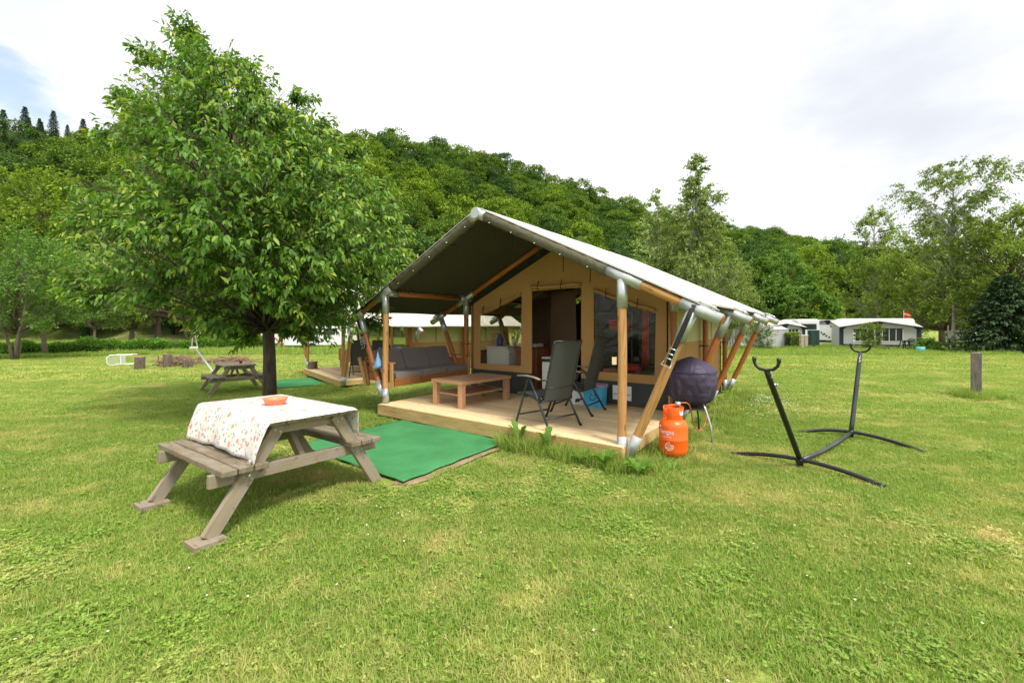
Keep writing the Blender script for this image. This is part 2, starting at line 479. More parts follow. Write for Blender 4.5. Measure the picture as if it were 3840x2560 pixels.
def make_tent(root, full=True):
    T = root
    xr = lambda s: (s, roof_z(s))
    # frames
    for i, t in enumerate(FR):
        mp_ = m_pole_lit if i == 0 else m_pole_shaded
        for sg, s0 in ((-1, 0.0), (1, 4.1)):
            z0 = .215 if (i < 2 and sg < 0) else .06
            zt = roof_z(s0)
            pole('pole', (s0, t, z0 + .02), (s0, t, zt - .12), .0485, mp_, T, wob=.003)
            tee('base_sleeve', (s0, t, z0), (s0, t, z0 + .24), .056, T)
            tee('post_sleeve', (s0, t, zt - .34), (s0, t, zt - .03), .058, T)
            # rafter
            s1 = s0 + sg * .62; s2 = s0 + sg * .99; sj = s0 + sg * .74
            pole('rafter', (2.05 + sg * .03, t, 3.02), (s1 + sg * .05, t, roof_z(s1 + sg * .05)), .047, mp_, T)
            tee('rafter_sleeve', (s0 - sg * .20, t, roof_z(s0 - sg * .20)), (s0 + sg * .22, t, roof_z(s0 + sg * .22)), .059, T)
            tee('end_sleeve', (s1, t, roof_z(s1)), (s2, t, roof_z(s2)), .060, T)
            pole('pole_end', (s2 - sg * .1, t, roof_z(s2 - sg * .1)), (s2 + sg * .012, t, roof_z(s2 + sg * .012)), .050, m_pole_shaded, T)
            # brace
            a = Vector((s0 + sg * .07, t, z0 + (.02 if sg > 0 else .1))); b = Vector((sj, t, roof_z(sj)))
            d = (b - a).normalized()
            pole('brace', a + d * .1, b - d * .2, .049, mp_ if i else (m_pole_shaded if sg < 0 else m_pole_lit), T, wob=.004)
            tee('brace_sleeve', a, a + d * .27, .057, T)
            tee('brace_sleeve', b - d * .36, b - d * .03, .059, T)
            # black strap with ratchet near the brace head
            if full and i == 0:
                nrm = Vector((d.z, 0, -d.x)) * sg
                g = G(); o = Vector((0, -.064, 0))
                top = b - d * .02 + nrm * .02 + Vector((0, 0, .055))
                g.path([top + Vector((0, .06, .02)), top + o * .9, b - d * .12 + o, b - d * .55 + o, b - d * .62 + Vector((0, -.052, 0))], .026, 8, flat=.12)
                g.build('strap', m_black, T)
                g = G()
                c = b - d * .50 + Vector((0, -.082, 0))
                Mx, _ = frame(c - d * .06, c + d * .06, (0, -1, 0))
                Mr = Mx.to_3x3()
                for q in (-.033, .033): g.box(c + Mr @ Vector((0, q, 0)), (.15, .005, .05), Mr, .002)
                for q in (-.05, .0, .055): g.path([c + Mr @ Vector((q, -.036, .012)), c + Mr @ Vector((q, .036, .012))], .007, 8)
                g.path([c + Mr @ Vector((-.07, -.036, 0)), c + Mr @ Vector((-.13, -.048, .03)), c + Mr @ Vector((-.13, .048, .03)), c + Mr @ Vector((-.07, .036, 0))], .005, 6)
                g.build('ratchet', m_galvd, T)
            if full:       # roof tensioner on top of the rafter end
                g = G()
                c = Vector((s0 + sg * .86, t, roof_z(s0 + sg * .86) + .082))
                Mx, _ = frame(c, c + Vector((sg, 0, -SL)))
                Mr = Mx.to_3x3(); Mi = c
                for q in (-.024, .024): g.box(Mi + Mr @ Vector((0, q, 0)), (.17, .004, .036), Mr, .002)
                g.path([Mi + Mr @ Vector((.05, -.026, 0)), Mi + Mr @ Vector((.05, .026, 0))], .013, 10)
                g.path([Mi + Mr @ Vector((-.06, -.026, 0)), Mi + Mr @ Vector((-.06, .026, 0))], .009, 10)
                g.path([Mi + Mr @ Vector((.07, -.026, .01)), Mi + Mr @ Vector((.12, -.03, .0)), Mi + Mr @ Vector((.12, .03, .0)), Mi + Mr @ Vector((.07, .026, .01))], .005, 6)
                g.box(Mi + Mr @ Vector((-.11, 0, -.012)), (.12, .034, .004), Mr)
                g.build('tensioner', m_galvd, T)
    # purlins and ridge
    for s0 in (0.0, 4.1):
        for a, b in zip(FR[:-1], FR[1:]):
            pole('purlin', (s0, a + .05, 2.035), (s0, b - .05, 2.035), .046, m_pole_shaded, T)
        tee('purlin_sleeve', (s0, .03, 2.035), (s0, .24, 2.035), .056, T)
        tee('purlin_sleeve', (s0, 1.78, 2.035), (s0, 2.16, 2.035), .056, T)
    pole('ridge_pole', (2.05, -.04, 3.0), (2.05, 6.0, 3.0), .047, m_pole_shaded, T)
    g = G()
    g.path([(2.05, -.10, 3.035), (2.05, .06, 3.035)], .074, 20)
    for sg in (-1, 1): g.path([(2.05, -.03, 3.035), (2.05 + sg * .13, -.03, 3.035 - .13 * SL)], .066, 16)
    g.build('ridge_cap', m_galv, T)
    # roof canvas : one closed slab, pale outside, olive inside, sagging between the frames
    def rz(s, t):
        k = abs(s - 2.05) / 2.85
        u = min(abs(t - f) for f in FR) / 1.0
        sag = .030 * math.sin(min(u, 1) * math.pi / 2) ** 2 * math.sin(min(k, 1) * math.pi * .9)
        return roof_z(s) + .082 - sag + .004 * mnoise.noise(Vector((s * 2.2, t * 2.2, 0)))
    nt_, ns = 60, 22
    for sg in (-1, 1):
        g = G(); vs = []; fs = []; ms = []
        for i in range(nt_ + 1):
            t = -.045 + (6.02 + .045) * i / nt_
            u = min(abs(t - f) for f in FR)
            reach = 2.86 - .05 * math.sin(min(u, 1) * math.pi / 2) ** 1.2      # scalloped eave
            for j in range(ns + 1):
                s = 2.05 + sg * reach * j / ns
                vs.append((s, t, rz(s, t)))
        n = len(vs)
        vs += [(v[0], v[1], v[2] - .012) for v in vs]
        W = ns + 1
        def q(a, b, c, d, m): fs.append((a, b, c, d)); ms.append(m)
        for i in range(nt_):
            for j in range(ns):
                a = i * W + j
                q(a, a + 1, a + 1 + W, a + W, 0); q(a + n, a + W + n, a + 1 + W + n, a + 1 + n, 1)
            q(i * W + ns, (i + 1) * W + ns, (i + 1) * W + ns + n, i * W + ns + n, 0)
        for j in range(ns):
            q(j, j + 1, j + 1 + n, j + n, 0); a = nt_ * W + j; q(a, a + 1, a + 1 + n, a + n, 0)
        g.add(vs, fs, sm=[m < 2 for m in ms]); g.m = ms; g.mi = 1
        g.build('roof_canvas', [m_rooftop, m_roofund], T)
        for ts in (1.45, 2.95, 4.45):
            g = G(); g.path([(2.05 + sg * 2.80 * k / 20, ts, rz(2.05 + sg * 2.80 * k / 20, ts) + .001) for k in range(21)], .022, 8, flat=.16)
            g.build('roof_seam', m_rooftop, T)
        # rolled hem laced round the front rafter
        g = G(); pts = []; rr = []
        for k in range(30):
            s = 2.05 + sg * (.10 + (1.72 + .06) * k / 29)
            pts.append((s, .0 + .004 * math.sin(k * 1.9), roof_z(s) - .004)); rr.append(.068 + .003 * math.sin(k * 2.3) + .002 * math.sin(k * 5.1))
        g.path(pts, rr, 18)
        g.build('rafter_hem', m_hem, T)
        for k in range(5):
            s = 2.05 + sg * (.22 + .36 * k)
            z = roof_z(s) - .07
            g = G()
            g.path([(s, -.02, z + .01), (s - sg * .02, .05, z - .01), (s - sg * .03, .09, z + .0), (s - sg * .045, .11, z - .06), (s - sg * .05, .115, z - .15 - .03 * (k % 2))], .006, 6)
            g.path([(s + .01, -.045, z + .012), (s - .015, -.02, z)], .008, 6)
            g.build('lacing_tie', m_black if k % 2 else m_black, T)
            g = G(); g.lathe([(0, 0), (.011, .002), (.011, .012), (0, .014)], 8, (s, -.055, z + .004)); g.build('toggle', m_white, T)
    # front wall with door and two windows
    tw = 2.03
    top = lambda s: roof_z(s) - .20
    outer = [(.15, .615), (1.57, .615), (1.57, 2.12), (2.57, 2.14), (2.57, .60), (3.98, .60), (3.98, top(3.98) + .02), (2.05, top(2.05)), (.15, top(.15) + .02)]
    wl = [(.33, .74), (.33, 1.70), (.60, 1.76), (1.34, 2.05), (1.32, .74)]
    wr = [(2.80, .74), (2.80, 2.05), (3.45, 1.80), (3.82, 1.69), (3.80, .74)]
    canvas_panel('front_wall', outer, [wl, wr], WM(tw), m_wall, T)
    for o_ in (wl, wr):
        canvas_panel('window_pane', [(x + (.01 if x < (o_[0][0] + .5) else -.01) * 0, z) for x, z in o_], [], WM(tw + .004), m_pane, T, .002)
    canvas_panel('gable_gap_shade', [(.06, top(.1) - .0), (2.05, top(2.05) + .005), (4.04, top(4.0)), (4.04, top(4.0) + .09), (2.05, top(2.05) + .10), (.06, top(.1) + .09)], [], WM(tw + .012), m_black, T)  # black strip standing in for the shade in the gap under the rafter
    # raised seams / door posts panels
    for a, b in ((1.45, 1.57), (2.57, 2.80)):
        canvas_panel('door_post_panel', [(a, .62), (b, .62), (b, top(b) - .35), (a, top(a) - .35)], [], WM(tw - .010), m_wall, T)
    # skirt
    canvas_panel('skirt', [(.14, .20), (1.58, .20), (1.58, .62), (.14, .62)], [], WM(tw - .004), m_skirt, T)
    canvas_panel('skirt', [(2.56, .20), (4.0, .20), (4.0, .605), (2.56, .605)], [], WM(tw - .004), m_skirt, T)
    # rolled-up blinds above openings, held with tabs
    def roll(pts, r=.035):
        g = G(); P = []; rr = []
        for k in range(len(pts) - 1):
            a, b = Vector(pts[k]), Vector(pts[k + 1])
            for q in range(8):
                P.append(a.lerp(b, q / 8) + Vector((0, 0, .006 * math.sin(q * 1.3 + k)))); rr.append(r * (1 + .16 * math.sin(q * 2.1 + k * 3)))
        P.append(Vector(pts[-1])); rr.append(r * .8)
        g.path(P, rr, 12, flat=.7); g.build('rolled_blind', m_wall, T)
        for k in (.22, .74):
            L = len(P) - 1; c = P[int(L * k)]
            g = G(); g.path([c + Vector((0, -.01, .11)), c + Vector((0, -.042, .04)), c + Vector((.0, -.045, -.03)), c + Vector((0, -.02, -.055))], .013, 6, flat=.3); g.build('blind_tab', m_black, T)
    roll([(.36, tw - .03, 1.76), (.62, tw - .035, 1.80), (1.34, tw - .03, 2.09)])
    roll([(1.58, tw - .03, 2.19), (2.0, tw - .04, 2.17), (2.57, tw - .03, 2.20)], .05)
    roll([(2.82, tw - .03, 2.08), (3.4, tw - .04, 1.86), (3.82, tw - .03, 1.73)])
    # side walls
    for s0, sg in ((.08, -1), (4.0, 1)):
        zt = 1.90
        win = [(2.20, .98), (3.92, .98), (3.92, 1.74), (2.20, 1.74)] if sg < 0 else [(2.15, 1.215), (5.75, 1.215), (5.75, 1.86), (2.15, 1.86)]
        canvas_panel('side_wall', [(2.03, .30), (5.95, .30), (5.95, zt), (2.03, zt)], [win], SM(s0), m_wall, T)
        if sg < 0: canvas_panel('side_window_pane', win, [], SM(s0 + .003), m_pane, T, .002)
        else:
            for k in range(3):
                a = 2.15 + 1.2 * k
                canvas_panel('screen_panel', [(a, 1.21), (a + 1.19, 1.21), (a + 1.19, 1.865), (a, 1.865)], [], SM(s0 - .004), m_wall_y, T)
        canvas_panel('side_skirt', [(2.03, .0), (5.95, .0), (5.95, .34), (2.03, .34)], [], SM(s0 + .004 * sg), m_skirt, T)
        for a in (3.0, 5.0):
            g = G(); g.path([(s0 + sg * .0, a, .45), (s0 + sg * .01, a, zt)], .02, 8, flat=.4); g.build('seam_tape', m_wall, T)
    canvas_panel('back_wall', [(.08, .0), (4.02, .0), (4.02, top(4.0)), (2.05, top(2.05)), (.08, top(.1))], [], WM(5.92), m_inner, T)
    for t_ in FR[1:]:
        for s0, s1 in ((0, .10), (4.1, 3.99)):
            g = G(); g.path([(s0 + .052 * math.cos(a), t_ + .052 * math.sin(a), 1.12) for a in np.linspace(0, 2 * math.pi, 17)], .017, 6, caps=False, flat=.5)
            g.path([(s0, t_, 1.12), (s1, t_, 1.12)], .012, 6); g.build('pole_strap', m_black, T)
    # floor inside
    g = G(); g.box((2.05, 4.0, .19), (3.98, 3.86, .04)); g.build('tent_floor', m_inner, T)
    return T

ROT = math.atan2(-.592, .806)
tent = empty('safari_tent', (-2.10, 7.09, 0), ROT)
tag(tent, 'large safari tent with pale roof, tan walls and timber deck in the centre', 'tent', 'safari tents')
make_tent(tent)
TM = Matrix.Translation((-2.10, 7.09, 0)) @ Matrix.Rotation(ROT, 4, 'Z')
T2 = Vector((-4.79, 12.1, -.28)) - 4.1 * Vector((.62, -.785, 0))
ROT2 = math.atan2(-.785, .62)
TM2 = Matrix.Translation(T2) @ Matrix.Rotation(ROT2, 4, 'Z')

# inner partitions seen through the door belong to the tent
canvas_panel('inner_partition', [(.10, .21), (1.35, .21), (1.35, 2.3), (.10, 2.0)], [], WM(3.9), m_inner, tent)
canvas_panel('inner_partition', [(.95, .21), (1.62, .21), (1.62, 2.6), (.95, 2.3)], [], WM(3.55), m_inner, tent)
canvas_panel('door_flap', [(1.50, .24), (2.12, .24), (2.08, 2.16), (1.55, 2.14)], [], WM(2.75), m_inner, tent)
g = G()
for k in range(7):
    x = 3.10 + k * .018
    g.path([(x, 3.5 + .02 * (k % 2), .75), (x + .01, 3.5 + .02 * (k % 2), 2.2)], .012, 6)
g.build('orange_curtain', m_orange, tent)
# printed sign sewn on the skirt
g = G(); g.box((3.29, tw_ := 2.013, .43), (.31, .004, .225)); sg_ = g.build('sign_panel', m_white, tent)
def text_part(txt, size, mat, parent, M, name='lettering', bend=None, depth=.001):
    c = bpy.data.curves.new(name, 'FONT'); c.body = txt; c.size = size; c.align_x = 'CENTER'; c.align_y = 'CENTER'
    c.extrude = depth; c.resolution_u = 3
    o = bpy.data.objects.new(name, c); col.objects.link(o)
    dg = bpy.context.evaluated_depsgraph_get()
    me = bpy.data.meshes.new_from_object(o.evaluated_get(dg))
    bpy.data.objects.remove(o)
    if bend:
        for v in me.vertices:
            a = v.co.x / bend; r = bend + v.co.z
            v.co = Vector((r * math.sin(a), -r * math.cos(a), v.co.y))
    me.materials.clear(); me.materials.append(mat)
    return link(name, me, parent, M)
m_ink = plain('brown_ink', (.10, .045, .03), .7, bump=0)
text_part('OUTSTANDING', .040, m_ink, tent, Matrix.Translation((3.29, 2.010, .405)) @ Matrix.Rotation(R(90), 4, 'X'))
text_part('nature experience', .014, m_ink, tent, Matrix.Translation((3.29, 2.010, .375)) @ Matrix.Rotation(R(90), 4, 'X')) if False else None
g = G(); M = Matrix.Translation((3.29, 2.0105, .485)) @ Matrix.Rotation(R(90), 4, 'X')
g.prism([(-.06, .05), (-.035, -.03), (.035, -.03), (.06, .05), (.03, .015), (0, .04), (-.03, .015)], M, .001)
g.build('emblem', m_ink, tent)

m_yellow = plain('yellow_cord', (.65, .38, .03), .6, bump=0)
g = G(); g.path([(2.6, 1.99, .235), (3.2, 1.985, .232), (3.9, 1.985, .225), (4.15, 1.99, .222)], .006, 6); g.build('yellow_cord', m_yellow, tent)
# deck of the first tent: boards run along the front
def make_deck(root, s0, s1, t0, t1):
    n = int(round((t1 - t0 - .028) / .1455)); w = .1455
    for k in range(n):
        t = t0 + .028 + w * (k + .5)
        bar('deck_board', (s0, t, .197), (s1, t, .197), w - .0035, .026, m_deck, root, ch=.002)
    prof = []                               # grooved front board
    z = .045; zs = []
    g = G(); x0 = t0; nG = 9
    pr = [(.0, .045)]
    for k in range(nG):
        a = .045 + (.21 - .045) * k / nG; d = (.21 - .045) / nG
        pr += [(0, a), (0, a + d * .50), (.013, a + d * .64), (.013, a + d * .92)]
    pr += [(0, .2095), (.026, .2095), (.026, .045)]
    vs = [(s0, x0 + p[0], p[1]) for p in pr] + [(s1, x0 + p[0], p[1]) for p in pr]
    m = len(pr)
    g.add(vs, [(i, (i + 1) % m, (i + 1) % m + m, i + m) for i in range(m)] + [tuple(range(m)), tuple(range(m, 2 * m))])
    g.build('front_board', m_fascia, root)
    for s in (s0 + .012, s1 - .012):
        g = G(); g.box((s, (t0 + t1) / 2, .12), (.024, t1 - t0 - .06, .12)); g.build('side_joist', m_fascia, root)
    for s in np.linspace(s0 + .3, s1 - .3, 6):
        g = G(); g.box((s, (t0 + t1) / 2, .09), (.06, t1 - t0 - .1, .16)); g.build('joist', m_daybed, root)
    return root
deck = empty('wooden_deck', TM.to_translation(), ROT)
tag(deck, 'pale timber deck in front of the large safari tent, grooved front board', 'deck', 'timber decks')
make_deck(deck, -.03, 4.15, -.135, 2.03)

# ------------------------------------------------------------------ daybed along the left side of the deck
bed = empty('corner_bench', TM @ Vector((-.3, 1.0, .40)), ROT)
tag(bed, 'timber bench with taupe cushions at the left side of the large tent deck', 'bench')
def BB(name, a, b, w, h, mat, up=(0, 0, 1)):
    o = Vector((-.3, 1.0, .40)); return bar(name, Vector(a) - o, Vector(b) - o, w, h, mat, bed, up)
def bm(name, mat, g): g.v = [tuple(Vector(v) - Vector((-.3, 1.0, .40))) for v in g.v]; return g.build(name, mat, bed)
for z in (.545,): BB('front_rail', (.10, .10, z), (.10, 1.92, z), .035, .13, m_daybed)
for k in range(5): BB('seat_slat', (.06 - .13 * k, .12, .585), (.06 - .13 * k, 1.92, .585), .10, .022, m_daybed)
for z in (.72, .88): BB('back_board', (-.56 - (z - .7) * .35, .06, z), (-.56 - (z - .7) * .35, 1.95, z), .13, .025, m_daybed, up=(1, 0, .35))
for t in (.06, 1.95):
    for k in range(2):
        z = .60 + .15 * k
        BB('arm_board', (-.52, t, z + .02), (.12, t, z + .02), .028, .14, m_daybed)
    BB('arm_cap', (-.55, t, .872 if t < 1 else .90), (.15, t, .872 if t < 1 else .90), .06, .024, m_daybed)
    BB('arm_post', (.115, t - .03, .46), (.115, t - .03, .865), .06, .035, m_daybed_l, up=(0, 1, 0))
    BB('back_post', (-.58, t - .03, .46), (-.78, t - .03, .93), .07, .035, m_daybed_l, up=(0, 1, 0))
    BB('back_post', (-.50, t - .03, .46), (-.62, t - .03, .88), .06, .03, m_daybed, up=(0, 1, 0))
def cushion(name, cx, cy, cz, dx, dy, dz, tilt):
    g = G(); n = 8; vs = []; idx = {}
    # puffed box from a sphere-cube grid
    def P(u, v, w):
        q = Vector((u, v, w)); k = max(abs(u), abs(v), abs(w))
        r = Vector((math.copysign(min(1, abs(u)) ** .9, u), math.copysign(abs(v) ** .9, v), math.copysign(abs(w), w)))
        edge = (u * u) ** 4 + (v * v) ** 4
        r.z *= 1 - .10 * min(1, (u ** 10 + v ** 10))
        r.x *= 1 - .012 * abs(w) ** 6; r.y *= 1 - .012 * abs(w) ** 6
        return Vector((r.x * dx / 2, r.y * dy / 2, r.z * dz / 2))
    for ax in range(3):
        for sgn in (-1, 1):
            b = len(g.v); V_ = []
            for i in range(n + 1):
                for j in range(n + 1):
                    a, c = -1 + 2 * i / n, -1 + 2 * j / n
                    q = [0, 0, 0]; q[ax] = sgn; q[(ax + 1) % 3] = a; q[(ax + 2) % 3] = c
                    V_.append(P(*q))
            Fs = [(i * (n + 1) + j, i * (n + 1) + j + 1, (i + 1) * (n + 1) + j + 1, (i + 1) * (n + 1) + j) for i in range(n) for j in range(n)]
            Mt = Matrix.Rotation(tilt, 3, 'Y')
            g.add([Vector((cx, cy, cz)) + Mt @ v for v in V_], Fs, True)
    return bm(name, m_cush, g)
for k in range(3):
    cushion('seat_cushion', -.17, .42 + .60 * k, .655, .56, .58, .105, 0)
    cushion('back_cushion', -.46, .42 + .60 * k, .865, .09, .58, .44, R(-26))
# blue net bag tied to the front-left pole
m_bluenet = plain('pale_blue_net', (.22, .42, .68), .6, 0, .25, 20, .8, .01, bs=80)
g = G()
c = TM @ Vector((-.13, -.06, 0))
prof = [(.004, .27), (.012, .22), (.03, .15), (.055, .08), (.075, .03), (.07, .0), (.04, -.02), (0, -.022)]
g.lathe(prof, 20, (0, 0, 0))
g.v = [(v[0] * (1 + .25 * math.sin(9 * math.atan2(v[1], v[0]) + 20 * v[2])), v[1] * .6, v[2] + .25 * v[0]) for v in g.v]
g.path([(0, 0, .26), (.03, .02, .33), (.1, .05, .30)], .004, 6)
g.path([(.05, 0, 0), (.075, -.01, -.08), (.08, -.01, -.17)], .011, 6, flat=.4)
tag(g.build('net_bag', m_bluenet, None, Matrix.Translation((c.x, c.y, .80))), 'pale blue net bag hanging on the brace beside the grey bench', 'net bag')

# ------------------------------------------------------------------ coffee table
ct = empty('coffee_table', (-.672, 7.23, .21), math.atan2(-.656, .755))
tag(ct, 'low beech coffee table with a lower shelf on the timber deck', 'coffee table')
g = G(); g.box((0, 0, .39), (.735, 1.165, .045), ch=.003); g.build('table_top', m_coffee, ct)
g = G(); g.box((0, 0, .195), (.64, 1.05, .022), ch=.002); g.build('shelf', m_coffee, ct)
for a in (-1, 1):
    for b in (-1, 1):
        bar('leg', (a * .305, b * .52, 0), (a * .305, b * .52, .3675), .09, .09, m_coffee, ct, up=(1, 0, 0))

# ------------------------------------------------------------------ recliner chairs
m_sling = plain('charcoal_sling_fabric', (.052, .056, .052), .75, 0, .08, 4, .25, .001, bs=900)
m_arm = wood('taupe_arm_rest', (.24, .205, .15), .8, .6, knots=False, bump=.05)
m_slate = plain('slate_sling_fabric', (.06, .068, .078), .75, 0, .08, 4, .25, .001, bs=900)
def make_chair(name='recliner_chair'):
    c = empty(name, (0, 0, 0))
    hw = .275
    for s in (-1, 1):
        y = s * hw
        def T_(nm, pts, r=.0125, mat=m_frame, flat=1.0):
            g = G(); g.path(pts, r, 10, flat=flat); return g.build(nm, mat, c)
        T_('front_leg', [(.32, y, .0), (.11, y, .50), (.075, y, .585), (.05, y, .60)], .0155)
        T_('rear_leg', [(.05, y, .60), (.0, y, .565), (-.10, y * .98, .38), (-.33, y, 0)], .0155)
        g = G(); g.path([(.275, y, .632), (.10, y, .645), (-.05, y, .638), (-.16, y, .618)], .027, 12, flat=.42)
        g.build('arm_rest', m_arm, c)
        T_('arm_bracket', [(-.14, y, .61), (-.27, y * .88, .62)], .009)
        T_('seat_rail', [(.31, y * .9, .395), (.26, y * .9, .41), (.05, y * .9, .385), (-.12, y * .9, .335), (-.20, y * .9, .345)], .013)
        T_('back_rail', [(-.17, y * .86, .34), (-.22, y * .86, .50), (-.37, y * .86, 1.07), (-.385, y * .86, 1.10)], .0135)
        g = G(); g.path([(-.15, y * .80, .37), (-.15, y * 1.02, .37)], .03, 12); g.path([(.12, y * .86, .385), (.12, y * 1.04, .385)], .018, 10); g.build('hinge', m_blackm, c)
        for x in (.325, -.335):
            g = G(); g.path([(x, y, 0), (x - .012 * (1 if x > 0 else -1), y, .03)], .019, 10); g.build('foot_cap', m_blackm, c)
    def B_(nm, pts, r=.0115):
        g = G(); g.path(pts, r, 10); return g.build(nm, m_frame, c)
    B_('cross_bar', [(.27, -hw, .12), (.27, hw, .12)]); B_('cross_bar', [(-.25, -hw, .14), (-.25, hw, .14)])
    B_('cross_bar', [(-.385, -hw * .86, 1.10), (-.385, hw * .86, 1.10)])
    B_('cross_bar', [(-.225, -hw * .86, .52), (-.245, 0, .505), (-.225, hw * .86, .52)], .008)
    B_('cross_bar', [(.05, -hw * .9, .37), (.0, 0, .335), (-.02, hw * .9, .37)], .008)
    B_('cross_bar', [(.315, -hw * .9, .395), (.315, hw * .9, .395)])
    def sling(nm, prof, hwid, mat, th=.004):
        g = G(); n = 10; vs = []; fs = []
        for o in (0, th):
            for p in prof:
                for k in range(n + 1):
                    y = -hwid + 2 * hwid * k / n
                    sag = .022 * (1 - (y / hwid) ** 2)
                    vs.append((p[0] - sag * p[2] , y, p[1] - sag * p[3] + o))
        W = n + 1; L = len(prof); q = L * W
        for i in range(L - 1):
            for k in range(n):
                a = i * W + k; fs += [(a, a + 1, a + 1 + W, a + W), (a + q, a + W + q, a + W + 1 + q, a + 1 + q)]
        g.add(vs, fs, True); return g.build(nm, mat, c)
    sling('seat_sling', [(.31, .40, 0, .3), (.26, .417, 0, .8), (.1, .395, 0, 1), (-.05, .358, 0, 1), (-.17, .338, 0, .6)], hw * .88, m_slate)
    sling('back_sling', [(-.18, .345, .4, .2), (-.215, .48, 1, .2), (-.26, .66, 1, .2), (-.32, .88, 1, .2), (-.375, 1.09, .3, 0)], hw * .84, m_sling)
    sling('head_sling', [(-.352, .99, .35, .0), (-.36, 1.02, .5, .0), (-.384, 1.098, .3, 0)], hw * .86, m_sling, .010)
    return c
ch1 = make_chair()
ch1.location = (.466, 5.60, .21); ch1.rotation_euler = (0, 0, R(128.5))
tag(ch1, 'dark grey reclining chair on the deck nearer the camera, back turned', 'chair', 'folding recliner chairs')
ch2 = copy_tree(ch1); ch2.location = (.997, 6.45, .21); ch2.rotation_euler = (0, 0, R(148.8))
tag(ch2, 'dark grey reclining chair on the deck in front of the blue storage tub', 'chair', 'folding recliner chairs')

# ------------------------------------------------------------------ boxes on the deck by the skirt
m_tub = plain('turquoise_plastic', (.05, .42, .74), .35, 0, .04, 3, 0)
m_lid = plain('lilac_plastic', (.42, .33, .50), .4, 0, .04, 3, 0)
m_blackpaint = plain('black_print', (.01, .01, .012), .5, bump=0)
bx = empty('storage_tub', TM @ Vector((2.93, 1.80, .21)), ROT + R(4))
tag(bx, 'turquoise plastic storage tub with a smiling face and lilac lid', 'storage tub')
g = G()
for z0, z1, k0, k1 in ((.0, .30, .88, 1.0), (.30, .318, 1.06, 1.06)):
    a, b = .155, .13
    vs = [(sx * a * k, sy * b * k, z) for z, k in ((z0, k0), (z1, k1)) for sx, sy in ((-1, -1), (1, -1), (1, 1), (-1, 1))]
    g.add(vs, [(0, 3, 2, 1), (4, 5, 6, 7)] + [(i, (i + 1) % 4, (i + 1) % 4 + 4, i + 4) for i in range(4)])
g.build('tub_body', m_tub, bx)
for sx in (-1, 1):
    g = G(); g.box((sx * .12, -.128, .05), (.05, .02, .10), ch=.004); g.build('tub_foot', m_tub, bx)
g = G(); g.box((0, 0, .335), (.345, .295, .03), ch=.01); g.box((0, 0, .353), (.30, .25, .012), ch=.004); g.build('lid', m_lid, bx)
g = G(); g.path([(-.055 + .11 * k / 12, -.1295 + .0, .115 + .09 * ((k / 6 - 1) ** 2) * .55) for k in range(13)], .005, 6)
g.path([(.048, -.130, .165), (.064, -.130, .172)], .004, 6)
g.build('smile', m_blackpaint, bx)
for x in (-.02, .045):
    g = G(); g.path([(x, -.128, .20), (x, -.134, .201)], .011, 12); g.build('eye', m_blackpaint, bx)
wb = empty('white_box', TM @ Vector((2.64, 1.86, .21)), ROT + R(8))
tag(wb, 'white plastic crate with a dark animal print behind the chairs', 'crate')
g = G(); g.box((0, 0, .15), (.26, .20, .30), ch=.008); g.build('crate_body', m_white, wb)
g = G(); M = Matrix.Translation((0, -.1015, .07)) @ Matrix.Rotation(R(90), 4, 'X')
g.prism([(-.06, -.03), (-.05, .02), (-.02, .03), (.03, .03), (.05, .05), (.06, .02), (.02, .0), (.01, -.04), (-.01, -.01), (-.03, -.04)], M, .001)
g.build('animal_print', m_blackpaint, wb)

# ------------------------------------------------------------------ things inside the tent
def TL(p): return TM @ Vector(p)
fr = empty('small_fridge', TL((.62, 2.46, .21)), ROT)
tag(fr, 'small white fridge behind the left tent window', 'fridge')
g = G(); g.box((0, 0, .42), (.52, .54, .84), ch=.01); g.build('fridge_body', m_white, fr)
g = G(); g.box((.275, 0, .41), (.03, .53, .80), ch=.008); g.build('fridge_door', m_white, fr)
g = G(); g.box((.293, -.2, .72), (.008, .06, .012)); g.build('badge', m_frame, fr)
g = G(); g.box((.0, 0, .855), (.56, .57, .03), ch=.008); g.build('fridge_top', m_white, fr)
m_cab = wood('reddish_cabinet', (.26, .085, .04), .7, .5, knots=False)
cb = empty('kitchen_cabinet', TL((1.24, 2.55, .21)), ROT)
tag(cb, 'reddish brown wooden cabinet beside the small fridge in the tent', 'cabinet')
g = G(); g.box((0, 0, .42), (.50, .5, .84), ch=.006); g.build('cabinet_body', m_cab, cb)
g = G(); g.box((0, 0, .85), (.54, .54, .025), ch=.004); g.build('worktop', m_cab, cb)
for x in (-.12, .12):
    g = G(); g.box((x, -.255, .42), (.225, .014, .78), ch=.003); g.build('cabinet_door', m_cab, cb)
st = empty('gas_stove', TL((1.22, 2.5, 1.075)), ROT)
tag(st, 'flat white camping stove on the reddish cabinet', 'stove')
g = G(); g.box((0, 0, .035), (.42, .30, .07), ch=.012); g.build('stove_body', m_offw, st)
for x in (-.1, .1):
    g = G(); g.lathe([(.06, .072), (.065, .08), (.05, .082), (.02, .08), (0, .08)], 14, (x, 0, 0)); g.build('burner', m_blackm, st)
kt = empty('kettle', TL((1.12, 2.5, 1.157)), ROT)
tag(kt, 'steel whistling kettle with a black hoop handle on the stove', 'kettle')
g = G(); g.lathe([(0, 0), (.09, .0), (.10, .03), (.085, .09), (.05, .125), (.0, .13)], 22); g.path([(.07, 0, .06), (.12, 0, .10), (.14, 0, .13)], .012, 8); g.build('kettle_body', m_galvd, kt)
g = G(); g.path([(-.07 * math.cos(a) * 1.05, 0, .12 + .085 * math.sin(a)) for a in np.linspace(-.2, math.pi + .2, 13)], .009, 8); g.build('handle', m_blackm, kt)
rk = empty('wooden_rack', TL((.42, 2.40, 1.08)), ROT + R(15))
